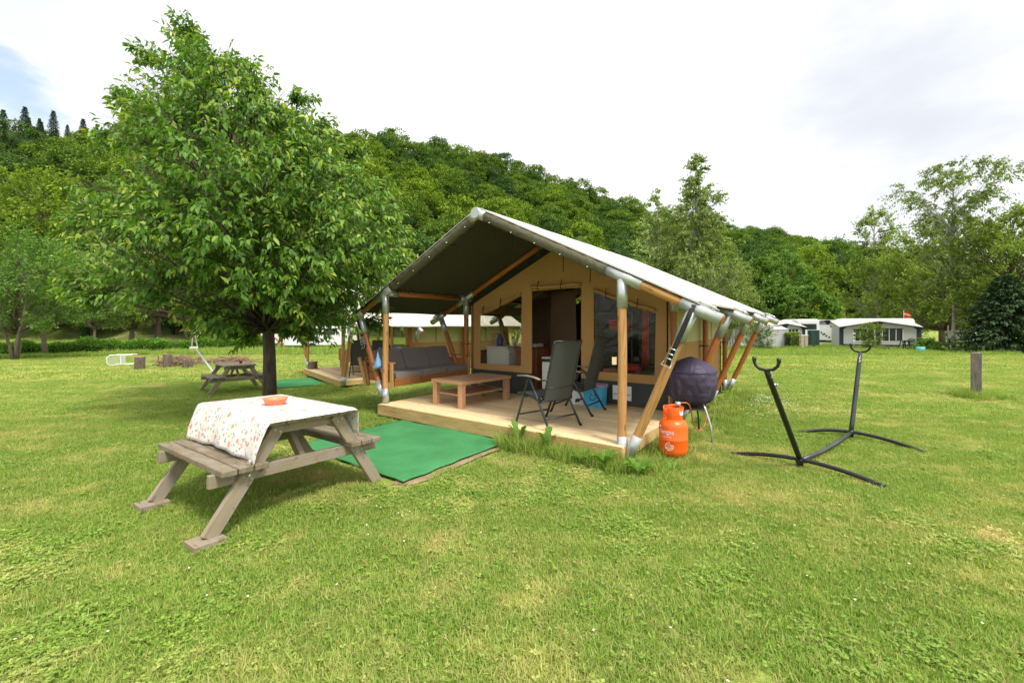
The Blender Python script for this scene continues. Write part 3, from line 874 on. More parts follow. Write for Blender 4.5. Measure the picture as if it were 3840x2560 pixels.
tag(rk, 'pale wooden bottle rack standing on the fridge', 'rack')
m_pine = wood('pale_pine', (.50, .30, .15), .75, .6, knots=False)
for x in (-.07, .0, .07): bar('upright', (x, 0, 0), (x, 0, .30), .022, .022, m_pine, rk, up=(1, 0, 0))
for k in range(5):
    for y in (-.012, .012): bar('rail', (-.085, y, .03 + .062 * k), (.085, y, .03 + .062 * k), .012, .026, m_pine, rk)
jg = empty('vacuum_jug', TL((.58, 2.34, 1.08)), ROT)
tag(jg, 'dark blue vacuum jug on the fridge beside the wooden rack', 'jug')
m_jug = plain('cobalt_plastic', (.015, .02, .19), .25, bump=0)
g = G(); g.lathe([(0, 0), (.062, 0), (.065, .02), (.062, .14), (.045, .19), (.04, .21), (.045, .235), (.03, .25), (0, .25)], 22); g.build('jug_body', m_jug, jg)
g = G(); g.path([(.055, 0, .05), (.09, 0, .08), (.09, 0, .16), (.045, 0, .20)], .009, 8); g.path([(-.035, 0, .22), (-.065, 0, .235)], .012, 8); g.build('handle', m_jug, jg)
tl = empty('flower_vase', TL((.86, 2.42, 1.08)), ROT)
tag(tl, 'glass vase of yellow tulips on the fridge behind the window', 'vase of flowers')
m_stem = plain('tulip_green', (.07, .18, .03), .6); m_yel = plain('tulip_yellow', (.75, .42, .02), .5)
g = G(); g.lathe([(0, 0), (.035, 0), (.03, .08), (.04, .15)], 16); g.build('vase', m_offw, tl)
for k in range(4):
    a = k * 1.7; d = Vector((math.cos(a), math.sin(a), 0)) * .05
    g = G(); g.path([(0, 0, .05), d * .5 + Vector((0, 0, .17)), d + Vector((0, 0, .22 + .02 * k))], .004, 6)
    g.path([(0, 0, .1), d * -.6 + Vector((0, 0, .19)), d * -1.3 + Vector((0, 0, .20))], .010, 6, flat=.2); g.build('stem', m_stem, tl)
    g = G(); g.lathe([(0, 0), (.016, .01), (.021, .03), (.014, .05), (.004, .056)], 10, d + Vector((0, 0, .215 + .02 * k))); g.build('bloom', m_yel, tl)
bn = empty('waste_bin', TL((1.80, 2.36, .21)), ROT + R(4))
tag(bn, 'tall white waste bin with a dark rim just inside the door', 'bin')
g = G(); g.box((0, 0, .31), (.27, .32, .62), ch=.012); g.build('bin_body', m_offw, bn)
g = G(); g.box((0, 0, .648), (.285, .335, .055), ch=.008); g.build('rim', m_blackm, bn)
g = G(); g.box((0, 0, .69), (.28, .33, .03), ch=.01); g.build('lid', m_offw, bn)
sh = empty('fabric_shelf', TL((2.55, 3.6, .21)), ROT)
tag(sh, 'dark hanging shelf unit holding folded orange cloth inside the tent', 'shelf')
for z in (.5, .85, 1.2, 1.52): g = G(); g.box((0, 0, z), (.75, .35, .015)); g.build('shelf_board', m_skirt, sh)
for x in (-.37, .37): g = G(); g.box((x, 0, .78), (.02, .35, 1.52)); g.build('upright', m_frame, sh)
g = G()
for k in range(4): g.box((.12, -.06, 1.225 + .05 * k), (.42, .28, .046), ch=.016)
tag(g.build('folded_cloth', m_orange, None, TM @ Matrix.Translation((2.55, 3.6, .21))), 'stack of folded orange cloth on the shelf inside the tent', 'folded cloth')
bd = empty('camp_bed', TL((3.35, 3.1, .21)), ROT)
tag(bd, 'low bed with a grey blanket behind the right tent window', 'bed')
m_blank = plain('grey_blanket', (.13, .12, .125), .95, 0, .3, 8, .9, .03, bs=14)
m_stripe = plain('teal_cover', (.05, .24, .27), .9)
g = G(); g.box((0, 0, .18), (1.1, 1.9, .30)); g.build('bed_frame', m_cab, bd)
g = G(); g.box((0, 0, .41), (1.06, 1.86, .16), ch=.05); g.build('mattress', m_blank, bd)
g = G(); g.box((-.45, -.2, .43), (.32, .9, .20), ch=.07); g.build('cover', m_stripe, bd)
m_red = plain('red_print', (.4, .02, .03), .8, 0, .5, 12)
pl_ = G(); pl_.box((-.1, -.55, .57), (.38, .3, .14), ch=.06)
tag(pl_.build('pillow', m_red, None, TM @ Matrix.Translation((3.35, 3.1, .21))), 'red patterned pillow on the bed behind the right window', 'pillow')
m_lamp = MT('lamp_glow'); m_lamp.b.inputs['Emission Color'].default_value = (1, .75, .42, 1); m_lamp.b.inputs['Emission Strength'].default_value = .55; m_lamp.set((.8, .7, .5), .6)
lp = empty('camping_lantern', TL((3.02, 2.35, .80)), ROT)
tag(lp, 'small lit camping lantern behind the right tent window', 'lantern')
g = G(); g.lathe([(.045, 0), (.045, .04), (0, .04)], 16); g.lathe([(.045, .17), (.02, .20), (0, .2)], 16); g.build('lantern_body', m_blackm, lp)
g = G(); g.lathe([(.038, .04), (.038, .17)], 16, smooth=True); g.build('globe', m_lamp.m, lp)
g = G(); g.box((3.02 - 3.02, .0, -.3), (.3, .3, .6 - .02)); tag(g.build('side_table', m_cab, None, TM @ Matrix.Translation((3.02, 2.37, .79))), 'small wooden box table under the lantern inside the tent', 'side table')
# ------------------------------------------------------------------ picnic tables
def make_picnic(root, blocks=True, top=.75):
    T = root
    for k in range(5):
        y = -.30 + .15 * k
        bar('top_board', (-.62, y, top - .02), (.62, y, top - .02), .142, .04, m_picnic, T)
    for sg in (-1, 1):
        for k in range(3):
            y = sg * (.40 + .108 * k)
            bar('seat_board', (-.63, y, .43), (.63, y, .43), .098, .042, m_seat, T)
    for x in (-.54, .54):
        o = .0235 * (1 if x > 0 else -1)
        bar('seat_beam', (x - 2 * o, -.70, .362), (x - 2 * o, .70, .362), .045, .095, m_picnic, T)
        bar('top_beam', (x - 2 * o, -.36, top - .085), (x - 2 * o, .36, top - .085), .045, .085, m_picnic, T)
        for sg in (-1, 1):
            a = Vector((x, sg * .705, -.01)); b = Vector((x, sg * .235, top - .045))
            bar('leg', a, b, .10, .045, m_picnic, T, up=(1, 0, 0))
            g = G()
            for p in ((.365, .025), (.365, -.02), (top - .09, .02), (top - .09, -.02)):
                u = (p[0] - .02) / (top - .065); q = a.lerp(b, u) + Vector((0, sg * p[1], p[1] * .5))
                dd = 1 if x > 0 else -1
                g.path([q + Vector((dd * .02, 0, 0)), q + Vector((dd * .032, 0, 0))], .009, 10)
            g.build('bolts', m_galvd, T)
            if not blocks and False: pass
            # slanted brace to the middle
        bar('brace', (x * .82, 0, .375), (x * .18, 0, top - .06), .07, .045, m_picnic, T, up=(0, 1, 0))
    if blocks:
        for x in (-.54, .54):
            g = G(); g.box((x + .0, -.715, -.030), (.17, .20, .052), ch=.004); g.build('foot_block', m_picnic, T)
ax = math.atan2(-.57, .822)
pt = empty('picnic_table', (-2.14, 3.83, .03), ax, rx=R(-1.6))
tag(pt, 'weathered picnic table under a floral cloth in the left foreground', 'picnic table', 'weathered picnic tables')
make_picnic(pt)
# tablecloth
def flower_mat():
    t = MT('floral_oilcloth'); v = t.coord('UV')
    base = (.66, .64, .62)
    cc = base
    def layer(cc, scale, r, cols, seed, rand=.55, jag=.35):
        mp = t.n('ShaderNodeMapping'); mp.inputs['Location'].default_value = (seed, seed * 1.7, 0); t.l(v, mp.inputs[0])
        nn = t.n('ShaderNodeTexNoise'); t.l(mp.outputs[0], nn.inputs['Vector']); nn.inputs['Scale'].default_value = scale * 3; nn.inputs['Detail'].default_value = 3
        vo = t.n('ShaderNodeTexVoronoi'); vo.inputs['Scale'].default_value = scale; t.l(mp.outputs[0], vo.inputs['Vector'])
        sp = t.n('ShaderNodeSeparateColor'); t.l(vo.outputs['Color'], sp.inputs[0])
        d = t.math('ADD', vo.outputs['Distance'], t.math('MULTIPLY', t.math('SUBTRACT', nn.outputs['Fac'], .5), jag))
        on = t.math('GREATER_THAN', sp.outputs[0], rand)
        m = t.math('MULTIPLY', t.rng(d, r * .8, r, 1, 0), on)
        c = t.ramp(sp.outputs[1], cols)
        c = t.mix(t.rng(d, r * .15, r * .5, .45, 0), c, (.35, .03, .02))
        cc = t.mix(t.math('MULTIPLY', m, .85), cc, c)
        return cc
    cc = layer(cc, 17, .40, [(0, (.62, .50, .68)), (.5, (.75, .60, .66)), (1, (.80, .72, .35))], 1.3, .0, .9)
    cc = layer(cc, 26, .30, [(0, (.04, .16, .14)), (.5, (.20, .35, .12)), (1, (.10, .20, .28))], 4.1, .1, .8)
    cc = layer(cc, 16, .32, [(0, (.80, .16, .09)), (.4, (.82, .36, .28)), (.7, (.75, .22, .40)), (1, (.85, .72, .15))], 7.7, .2, .45)
    cc = layer(cc, 8.0, .22, [(0, (.78, .12, .05)), (1, (.80, .25, .15))], 2.9, .4, .2)
    t.set(cc, .42, spec=.35)
    t.bump(t.noise(t.coord('Object'), 5, 3), .3, .02)
    return t.m
m_cloth = flower_mat()
def make_cloth():
    V = []; UV = []; F = []
    prof = []    # (y, z, arc)
    ys = [(-.455, .475), (-.452, .50), (-.445, .56), (-.425, .63), (-.405, .69), (-.388, .735), (-.375, .756), (-.35, .762)] + [(-.35 + .70 * k / 20, .762) for k in range(1, 21)] + [(.375, .756), (.388, .735), (.392, .69), (.398, .63), (.402, .57), (.405, .53)]
    arc = 0; pr = []
    for i, p in enumerate(ys):
        if i: arc += math.hypot(p[0] - ys[i - 1][0], p[1] - ys[i - 1][1])
        pr.append((p[0], p[1], arc))
    nx = 60
    for i in range(nx + 1):
        x = -.655 + 1.32 * i / nx
        for (y, z, a) in pr:
            hang = max(0, .76 - z) / .28
            edge = max(0, (abs(x) - .60) / .06)
            w = math.sin(x * 9 + (3 if y > 0 else 0)) * .6 + math.sin(x * 21 + 1.3) * .4
            yy = y + math.copysign(1, y) * hang * (.018 * w)
            zz = z + hang * .012 * math.sin(x * 6 + 1) + .0025 * mnoise.noise(Vector((x * 7, y * 7, 0)))
            # right-hand end slips round the corner
            if y < 0: zz += -.0 + hang * .05 * (x + .6) * -.15
            zz -= edge ** 2 * .016
            xx = x - hang * .035 * edge * (1 if x > 0 else -1) + .010 * hang * math.sin(y * 30)
            V.append((xx, yy, zz)); UV.append((x, a))
    W = len(pr)
    for i in range(nx):
        for j in range(W - 1):
            a = i * W + j; F.append((a, a + W, a + W + 1, a + 1))
    me = bpy.data.meshes.new('tablecloth'); me.from_pydata(V, [], F)
    uv = me.uv_layers.new(name='UVMap')
    for l in me.loops: uv.data[l.index].uv = UV[l.vertex_index]
    me.polygons.foreach_set('use_smooth', [True] * len(F)); me.materials.append(m_cloth)
    o = link('tablecloth', me, None, Matrix.Translation((-2.14, 3.83, .03)) @ Matrix.Rotation(ax, 4, 'Z') @ Matrix.Rotation(R(-1.6), 4, 'X'))
    md = o.modifiers.new('thickness', 'SOLIDIFY'); md.thickness = .0025; md.offset = 1
    return o
tag(make_cloth(), 'white oilcloth printed with coral and pink flowers over the picnic table', 'tablecloth')
PM = Matrix.Translation((-2.14, 3.83, .03)) @ Matrix.Rotation(ax, 4, 'Z') @ Matrix.Rotation(R(-1.6), 4, 'X')
m_terra = plain('orange_terracotta_plastic', (.72, .22, .10), .45, 0, .05, 4, 0)
g = G(); g.lathe([(0, .006), (.078, .006), (.085, .012), (.108, .062), (.118, .068), (.121, .064), (.115, .056), (.092, .004), (.085, 0), (0, 0)], 36)
bp_ = (-2.30, 4.08)
tag(g.build('bowl', m_terra, None, Matrix.Translation((-2.14, 3.86, .797)) @ Matrix.Scale(.86, 4)), 'round terracotta orange bowl standing on the floral tablecloth', 'bowl')
g = G(); g.path([(0, 0, .03), (.006, 0, .0), (0, 0, -.03), (-.006, 0, -.0), (0, 0, .03)], .002, 6); g.path([(0, 0, -.03), (.002, 0, -.07)], .0015, 5); g.path([(0, 0, -.07), (0.002, 0, -.10)], .009, 8)
tag(g.build('cloth_weight', m_galvd, None, PM @ Matrix.Translation((.60, -.475, .46))), 'small metal cloth weight clipped to the hanging corner of the tablecloth', 'clip')

# ------------------------------------------------------------------ carpets
def carpetmat():
    t = MT('green_felt'); v = t.coord('Object')
    f = t.noise(v, 2.2, 5, .65); f2 = t.noise(v, 60, 3, .7)
    c = t.ramp(f, [(.3, (.042, .19, .066)), (.7, (.068, .26, .098))])
    c = t.mix(t.rng(f2, .55, .75, 0, .35), c, (.10, .32, .13))
    c = t.mix(t.rng(t.noise(v, 7, 5, .7), .56, .70, 0, .6), c, (.12, .15, .06))
    t.set(c, .95, spec=.1); t.bump(t.noise(v, 250, 2), .5, .004)
    return t.m
m_carpet = carpetmat()
def carpet(name, corners, label, z0, nx=40, ny=40, group=None, mat=None, e=.009, cat='carpet'):
    P = [Vector(c) for c in corners]; V = []; F = []
    for i in range(nx + 1):
        for j in range(ny + 1):
            u, v = i / nx, j / ny
            uu = u + (e * mnoise.noise(Vector((v * 9, u * 3, 3))) if i in (0, nx) else 0)
            vv = v + (e * mnoise.noise(Vector((u * 9, v * 3, 7))) if j in (0, ny) else 0)
            p = (P[0] * (1 - uu) + P[1] * uu) * (1 - vv) + (P[3] * (1 - uu) + P[2] * uu) * vv
            h = (.004 if mat else .016) + (0 if mat else 1) * .012 * mnoise.noise(Vector((p.x * 2.1, p.y * 2.1, 0))) + .008 * mnoise.noise(Vector((p.x * 6, p.y * 6, 5)))
            V.append((p.x, p.y, float(gz(p.x, p.y)) + z0 + h))
    W = ny + 1
    for i in range(nx):
        for j in range(ny): a = i * W + j; F.append((a, a + W, a + W + 1, a + 1))
    me = bpy.data.meshes.new(name); me.from_pydata(V, [], F); me.polygons.foreach_set('use_smooth', [True] * len(F)); me.materials.append(mat or m_carpet)
    o = link(name, me); md = o.modifiers.new('thickness', 'SOLIDIFY'); md.thickness = .008; md.offset = -1
    return tag(o, label, cat, group)
CP = [(-1.70, 6.62), (-.06, 5.42), (-1.02, 4.02), (-2.62, 5.25)]
carpet('green_carpet', [(x, y, 0) for x, y in CP], 'bright green felt carpet on the lawn before the deck, beside the picnic table', .018, group='green carpets')
so = carpet('bare_soil', [(-.20, 5.38, 0), (-.02, 5.36, 0), (-.96, 3.93, 0), (-1.16, 4.05, 0)], 'strip of bare trodden soil along the edge of the near green carpet', .012, 30, 30, mat=m_soil, e=.12, cat='soil'); so['kind'] = 'stuff'
for m_ in list(so.modifiers): so.modifiers.remove(m_)
a = Gp(1040, 1458); b = Gp(1235, 1445); c = Gp(1165, 1418); d = Gp(1010, 1430)
CP2 = [(a.x, a.y), (b.x, b.y), (c.x, c.y), (d.x, d.y)]
carpet('green_carpet', [(x, y, 0) for x, y in CP2], 'green felt carpet by the far tent deck, behind the tree trunk', .02, 24, 24, group='green carpets')

# ------------------------------------------------------------------ gas bottle
m_gas = plain('orange_gas_paint', (.88, .125, .010), .36, 0, .05, 5, .05, .002)
m_print = plain('white_print', (.8, .8, .8), .5, bump=0)
gb = empty('gas_bottle', (1.84, 4.87, -.01), 0)
tag(gb, 'orange gas bottle with white lettering standing in the grass beside the brace', 'gas bottle')
r = .155
g = G(); g.lathe([(0, .035), (.09, .037), (.13, .055), (.150, .09), (.155, .12), (.155, .225), (.1575, .23), (.1575, .24), (.155, .245), (.155, .37), (.150, .40), (.133, .43), (.10, .452), (.06, .462), (.0, .466)], 48); g.build('bottle_body', m_gas, gb)
g = G(); g.lathe([(.112, .0), (.118, .0), (.118, .055), (.112, .055), (.112, 0)], 36); g.build('foot_ring', m_gas, gb)
g = G()
M = Matrix.Identity(3)
prof = [(.096, .452), (.098, .47), (.108, .585), (.113, .590), (.113, .585), (.103, .47), (.100, .452)]
g.lathe([(.094, .450), (.096, .475), (.106, .588), (.110, .592), (.112, .586), (.101, .475), (.099, .45)], 40, a0=R(-150), a1=R(145))
for a_ in (R(-150), R(145)):
    g.path([(.10 * math.cos(a_), .10 * math.sin(a_), .45), (.109 * math.cos(a_), .109 * math.sin(a_), .59)], .006, 8)
g.build('guard_collar', m_gas, gb)
g = G(); g.path([(-.09, .03, .583), (-.04, .02, .60), (.02, .05, .60), (.06, .08, .585)], .012, 8); g.build('carry_handle', m_gas, gb)
g = G()
for k in range(2):
    pass
M = Matrix.Rotation(R(-58), 4, 'Z') @ Matrix.Translation((0.1075, 0, .535)) @ Matrix.Rotation(R(90), 4, 'Y')
g.prism([(-.028, -.03), (.028, -.03), (.028, .03), (-.028, .03)], M, -.002)
g.build('collar_label', m_offw, gb)
g = G(); g.path([(0, 0, .46), (0, 0, .52)], .018, 12); g.path([(0, 0, .50), (.09, -.01, .51)], .013, 10); g.lathe([(0, .52), (.03, .52), (.03, .54), (0, .54)], 12); g.build('valve', m_galvd, gb)
face = R(-50)      # lettering looks left of the camera
def onb(z, a): return Matrix.Rotation(a, 4, 'Z') @ Matrix.Translation((0, 0, z))
text_part('Sungas', .066, m_print, gb, onb(.325, face), 'lettering', bend=r + .0015)
text_part('VOOR DE SUNS!', .016, m_print, gb, onb(.272, face), 'lettering', bend=r + .0015)
text_part('0,5 kg', .030, m_print, gb, onb(.185, face + R(14)), 'lettering', bend=r + .0015)
text_part('gratis', .034, m_print, gb, onb(.155, face + R(14)), 'lettering', bend=r + .0015)
g = G(); pts = []
for k in range(34):
    a_ = R(80) + R(300) * k / 33; x = .043 * math.cos(a_); z = .17 + .043 * math.sin(a_)
    t_ = face + R(14) + x / r; pts.append(((r + .001) * math.sin(t_), -(r + .001) * math.cos(t_), z))
g.path(pts, .0022, 6); g.build('printed_ring', m_print, gb)
g = G()
for da, L, cx in ((-38, .028, 0), (0, .038, 0), (38, .028, 0)):
    P = []
    for k in range(9):
        u = k / 8; w = math.sin(u * math.pi) * .008
        P.append((u * L, w))
    for u_, sgn in ((0, 1), (1, -1)):
        pass
    pl2 = [(p[1], p[0]) for p in P] + [(-p[1], p[0]) for p in P[::-1][1:-1]]
    ca, sa = math.cos(R(da)), math.sin(R(da))
    q = []
    for x_, z_ in pl2:
        X = x_ * ca + z_ * sa - .085; Z = -x_ * sa + z_ * ca + .367
        t_ = face + X / r; q.append(((r + .0015) * math.sin(t_), -(r + .0015) * math.cos(t_), Z))
    g.add(q, [tuple(range(len(q)))])
g.build('leaf_emblem', m_print, gb)

# ------------------------------------------------------------------ covered barbecue
m_cover = canvas('plum_black_nylon_cover', (.058, .048, .082), .5, 1.0, sc_=8)
_t = m_cover.node_tree
bq = empty('covered_barbecue', (2.42, 5.78, 0), R(-20))
tag(bq, 'round barbecue under a dark purple nylon cover beside the tent', 'barbecue', 'covered barbecues')
def cover_mesh(name, parent, rad=.325, z0=.44, z1=1.08):
    n, mrows = 96, 40; V = []; F = []
    for i in range(mrows + 1):
        u = i / mrows; z = z0 + (z1 - z0) * u
        base = np.interp(u, [0, .04, .12, .25, .45, .62, .74, .86, .95, 1], [.45, .60, .80, .93, 1.0, 1.0, .94, .70, .34, .04])
        for k in range(n):
            a = 2 * math.pi * k / n
            fold = .09 * max(0, 1 - u * 1.7) * math.sin(a * 11 + 2 * math.sin(a * 3)) + .06 * mnoise.noise(Vector((math.cos(a) * 2, math.sin(a) * 2, z * 3)))
            fold += .035 * mnoise.noise(Vector((math.cos(a) * 5, math.sin(a) * 5, z * 9)))
            pan = .03 * abs(math.sin(a * 2.5)) * (1 if u > .6 else .6)
            rr = rad * base * (1 + fold - pan)
            V.append((rr * math.cos(a), rr * math.sin(a), z + .012 * math.sin(a * 3) * (1 - abs(2 * u - 1))))
    for i in range(mrows):
        for k in range(n): F.append((i * n + k, i * n + (k + 1) % n, (i + 1) * n + (k + 1) % n, (i + 1) * n + k))
    F.append(tuple(range(mrows * n, mrows * n + n))); F.append(tuple(range(n))[::-1])
    me = bpy.data.meshes.new(name); me.from_pydata(V, [], F); me.polygons.foreach_set('use_smooth', [True] * len(F)); me.materials.append(m_cover)
    return link(name, me, parent)
cover_mesh('cover', bq)
g = G()
pts = [(.33 * math.cos(a) * (1 - .03 * abs(math.sin(a * 2.5))), .33 * math.sin(a) * (1 - .03 * abs(math.sin(a * 2.5))), .885 + .006 * math.sin(a * 3)) for a in np.linspace(0, 2 * math.pi, 49)]
g.path(pts, .0045, 6, caps=False); g.build('cover_seam', m_cover, bq)
g = G(); g.lathe([(0, .40), (.20, .402), (.235, .415), (.24, .412), (.205, .392), (0, .39)], 36); g.build('ash_tray', m_frame, bq)
for k, a_ in enumerate((-48, 70, 195)):
    a_ = R(a_); d = Vector((math.cos(a_), math.sin(a_), 0))
    g = G(); g.path([d * .20 + Vector((0, 0, .50)), d * .26 + Vector((0, 0, .40)), d * .335 + Vector((0, 0, .22)), d * .365 + Vector((0, 0, .0))], .0125, 10); g.build('leg', m_galv if k == 0 else m_frame, bq)
    g = G(); g.path([d * .365 + Vector((0, 0, .0)), d * .363 + Vector((0, 0, .03))], .016, 10); g.build('foot_cap', m_jug, bq)
m_hose = plain('orange_rubber_hose', (.55, .13, .04), .5, 0, .08, 5, 0)
g = G()
h = [At(2548, 1511, 4.95), At(2578, 1512, 5.0), At(2592, 1540, 5.15), At(2600, 1590, 5.35), At(2622, 1613, 5.5), At(2643, 1590, 5.6), At(2650, 1540, 5.65), At(2646, 1505, 5.7)]
hp = []
for i in range(len(h) - 1):
    p0 = h[max(i - 1, 0)]; p1 = h[i]; p2 = h[i + 1]; p3 = h[min(i + 2, len(h) - 1)]
    for q in range(8):
        t = q / 8; hp.append(.5 * ((2 * p1) + (p2 - p0) * t + (2 * p0 - 5 * p1 + 4 * p2 - p3) * t * t + (3 * p1 - p0 - 3 * p2 + p3) * t ** 3))
g.path(hp, .0075, 8)
tag(g.build('gas_hose', m_hose), 'orange rubber hose looping from the gas bottle to the barbecue', 'hose')
g = G(); p = At(2548, 1511, 4.95); g.path([p + Vector((-.045, 0, -.005)), p + Vector((.01, 0, 0))], .012, 10); g.path([p + Vector((-.02, 0, -.035)), p + Vector((-.02, 0, .015))], .032, 16)
tag(g.build('gas_regulator', m_galv), 'silver gas regulator on top of the orange bottle', 'regulator')

# ------------------------------------------------------------------ hammock stand
hs = empty('hammock_stand', (3.76, 5.07, 0), 0)
tag(hs, 'black steel hammock stand with two curved feet and forked posts on the lawn', 'hammock stand')
def HO(v): return Vector(v) - Vector((3.76, 5.07, 0))
J1, J2 = HO((3.04, 4.50, .085)), HO((4.49, 5.65, .085))
def bez(a, m, b, n=18):
    a, m, b = Vector(a), Vector(m), Vector(b); c = 2 * m - (a + b) / 2
    return [a * (1 - t) ** 2 + c * 2 * t * (1 - t) + b * t * t for t in np.linspace(0, 1, n)]
dd = Vector((.785, .62, 0))
for J, e1, e2 in ((J1, HO((2.55, 4.93, .02)), HO((3.44, 3.95, .02))), (J2, HO((3.96, 5.90, .02)), HO((4.83, 5.0, .02)))):
    g = G(); g.path(bez(e1, J + Vector((0, 0, .01)), e2), .0215, 12); g.build('curved_foot', m_blackm, hs)
    for e in (e1, e2):
        q = (e - J).normalized()
        g = G(); g.path([e - q * .05, e + q * .012], .024, 12); g.build('end_cap', m_blackm, hs)
    g = G(); g.path([J + Vector((0, 0, .035)), J + Vector((0, 0, -.05))], .028, 12); g.path([J - dd * .05, J + dd * .05], .030, 12); g.build('joint', m_blackm, hs)
g = G(); g.path([J1, J1 + (J2 - J1) * .35 + Vector((0, 0, -.03)), J1 + (J2 - J1) * .65 + Vector((0, 0, -.03)), J2], .0235, 14); g.build('centre_beam', m_frame, hs)
for J, sgn, k, zt in ((J1, -1, .86, 1.09), (J2, 1, .45, 1.13)):
    top = J + dd * sgn * k; top.z = zt
    g = G(); g.path([J, J.lerp(top, .12), J.lerp(top, .9), top], [.026, .0265, .026, .022], 14); g.build('post', m_blackm if sgn < 0 else m_frame, hs)
    w = Vector((dd.y, -dd.x, 0)); up = (top - J).normalized()
    if sgn > 0: w = w
    g = G(); pts = [top + w * x + Vector((0, 0, z)) for x, z in ((-.105, .115), (-.108, .085), (-.095, .045), (-.06, .012), (0, .0), (.06, .012), (.095, .045), (.108, .085), (.105, .115))]
    g.path(pts, .0145, 12)
    g.build('fork', m_blackm, hs)
    g = G()
    for q in (0, -1): g.path([pts[q] + Vector((0, 0, -.03)), pts[q] + Vector((0, 0, .008))], .018, 12)
    g.build('rubber_tip', m_frame, hs)
    g = G(); g.path([top - up * .0 , top - up * .09], [.026, .026], 8, flat=.6); g.build('fork_plate', m_blackm, hs)
    # pin and holes
    nr = Vector((0, -1, 0))
    g = G()
    if sgn < 0:
        c = J.lerp(top, .86); g.path([c - w * .04 , c + w * .045], .008, 8); g.path([c + w * .045, c + w * .055], .015, 10)
    else:
        for q in (.50, .57, .64, .71, .78):
            c = J.lerp(top, q) + Vector((-.6, -.8, 0)) * .0245; g.path([c, c + Vector((-.6, -.8, 0)) * .003], .0075, 10)
    g.build('pin' if sgn < 0 else 'hole', m_galvd if sgn < 0 else m_blackpaint, hs)
    if sgn > 0:
        g = G(); c = J.lerp(top, .90) + Vector((-.55, -.82, .02)) * .028
        g.path([c + Vector((-.004, 0, .035)), c + Vector((-.002, 0, 0))], .004, 6)
        g.path([c + Vector((.012 * math.cos(a), -.004, -.02 + .012 * math.sin(a))) for a in np.linspace(0, 6.28, 13)], .004, 6); g.build('white_mark', m_print, hs)
g = G(); q = HO((0, 0, 0)); top = J1 + dd * -.86; top.z = 1.09
g.path([top + Vector((.03, -.01, 0)), top + Vector((.045, -.012, -.03)), top + Vector((.055, -.012, -.06)), top + Vector((.035, -.01, -.065))], .004, 6); g.build('clip', m_galvd, hs)

# ------------------------------------------------------------------ oak post on the right
pp = Gp(3661, 1490)
po = empty('wooden_post', pp, R(-44))
tag(po, 'square silvered wooden post standing alone in a tuft of grass on the right lawn', 'post')
bar('post_shaft', (0, 0, -.05), (0, 0, .93), .155, .155, m_post, po, up=(1, 0, 0), ch=.008)
g = G(); g.box((.082, 0, .75), (.012, .06, .16), ch=.003); g.build('name_plate', m_galv, po)
# ------------------------------------------------------------------ second tent
tent2 = empty('safari_tent', T2, ROT2)
tag(tent2, 'smaller looking safari tent farther back, half hidden by the leafy tree', 'tent', 'safari tents')
make_tent(tent2, full=False)
deck2 = empty('wooden_deck', T2, ROT2)
tag(deck2, 'pale timber deck of the farther tent, behind the tree trunk', 'deck', 'timber decks')
make_deck(deck2, -.03, 4.15, -.135, 2.03)
def T2L(p): return TM2 @ Vector(p)
for (p, r_, lb) in (((3.35, .75, .21), R(100), 'dark recliner chair on the far tent deck, nearest its corner pole'), ((3.62, 1.25, .21), R(112), 'dark recliner chair on the far tent deck beside the covered barbecue')):
    c = copy_tree(ch1); c.location = T2L(p); c.rotation_euler = (0, 0, r_); tag(c, lb, 'chair', 'folding recliner chairs')
b2 = copy_tree(bq); b2.location = T2L((4.75, 1.35, .08)); b2.rotation_euler = (0, 0, 1)
tag(b2, 'covered barbecue standing beside the far tent, behind the brace', 'barbecue', 'covered barbecues')
bar('x', (0, 0, 0), (1, 0, 0), .1, .1, m_daybed)
bpy.data.objects.remove(bpy.data.objects['x'])
bn2 = empty('corner_bench', T2L((1.6, 2.0, .21)), ROT2)
tag(bn2, 'reddish timber bench back on the far tent deck', 'bench')
for z in (.33, .47, .61): bar('back_board', (-1.5, -.95, z), (1.3, -.95, z), .03, .135, m_daybed, bn2)
for x in (-1.4, 1.2): bar('post', (x, -.90, 0), (x, -.90, .7), .06, .05, m_daybed, bn2, up=(1, 0, 0))
bar('seat', (-1.5, -.6, .36), (1.3, -.6, .36), .6, .05, m_daybed, bn2)
m_stump = bark('log_bark', (.055, .04, .03), (.20, .155, .115), (14, 14, 3), 1.0)
m_cut = wood('cut_wood', (.32, .19, .10), .6, .85, knots=False)
def stump(p, r, h, label, tilt=0.0, group='log stumps'):
    g = G(); n = 22; prof = [(1.06, -.04), (1.0, .08 * h), (.96, .5 * h), (.98, .97 * h), (.93, h)]
    V = []
    for q, z in prof:
        for k in range(n):
            a = 2 * math.pi * k / n; w = 1 + .06 * mnoise.noise(Vector((math.cos(a) * 2, math.sin(a) * 2, z * 2 + r * 40)))
            V.append((r * q * w * math.cos(a), r * q * w * math.sin(a), z))
    F = [(i * n + k, i * n + (k + 1) % n, (i + 1) * n + (k + 1) % n, (i + 1) * n + k) for i in range(len(prof) - 1) for k in range(n)]
    o = empty('log_stump', p, random.random() * 6, rx=tilt)
    g.add(V, F, True); g.build('bark', m_stump, o)
    g = G(); top = [Vector(v) * 1 for v in V[-n:]]; g.add([v + Vector((0, 0, .001)) for v in top], [tuple(range(n))]); g.build('cut_face', m_cut, o)
    return tag(o, label, 'log stump', group)
stump(T2L((.25, .10, .21)), .16, .26, 'short round log stump on the corner of the far tent deck')
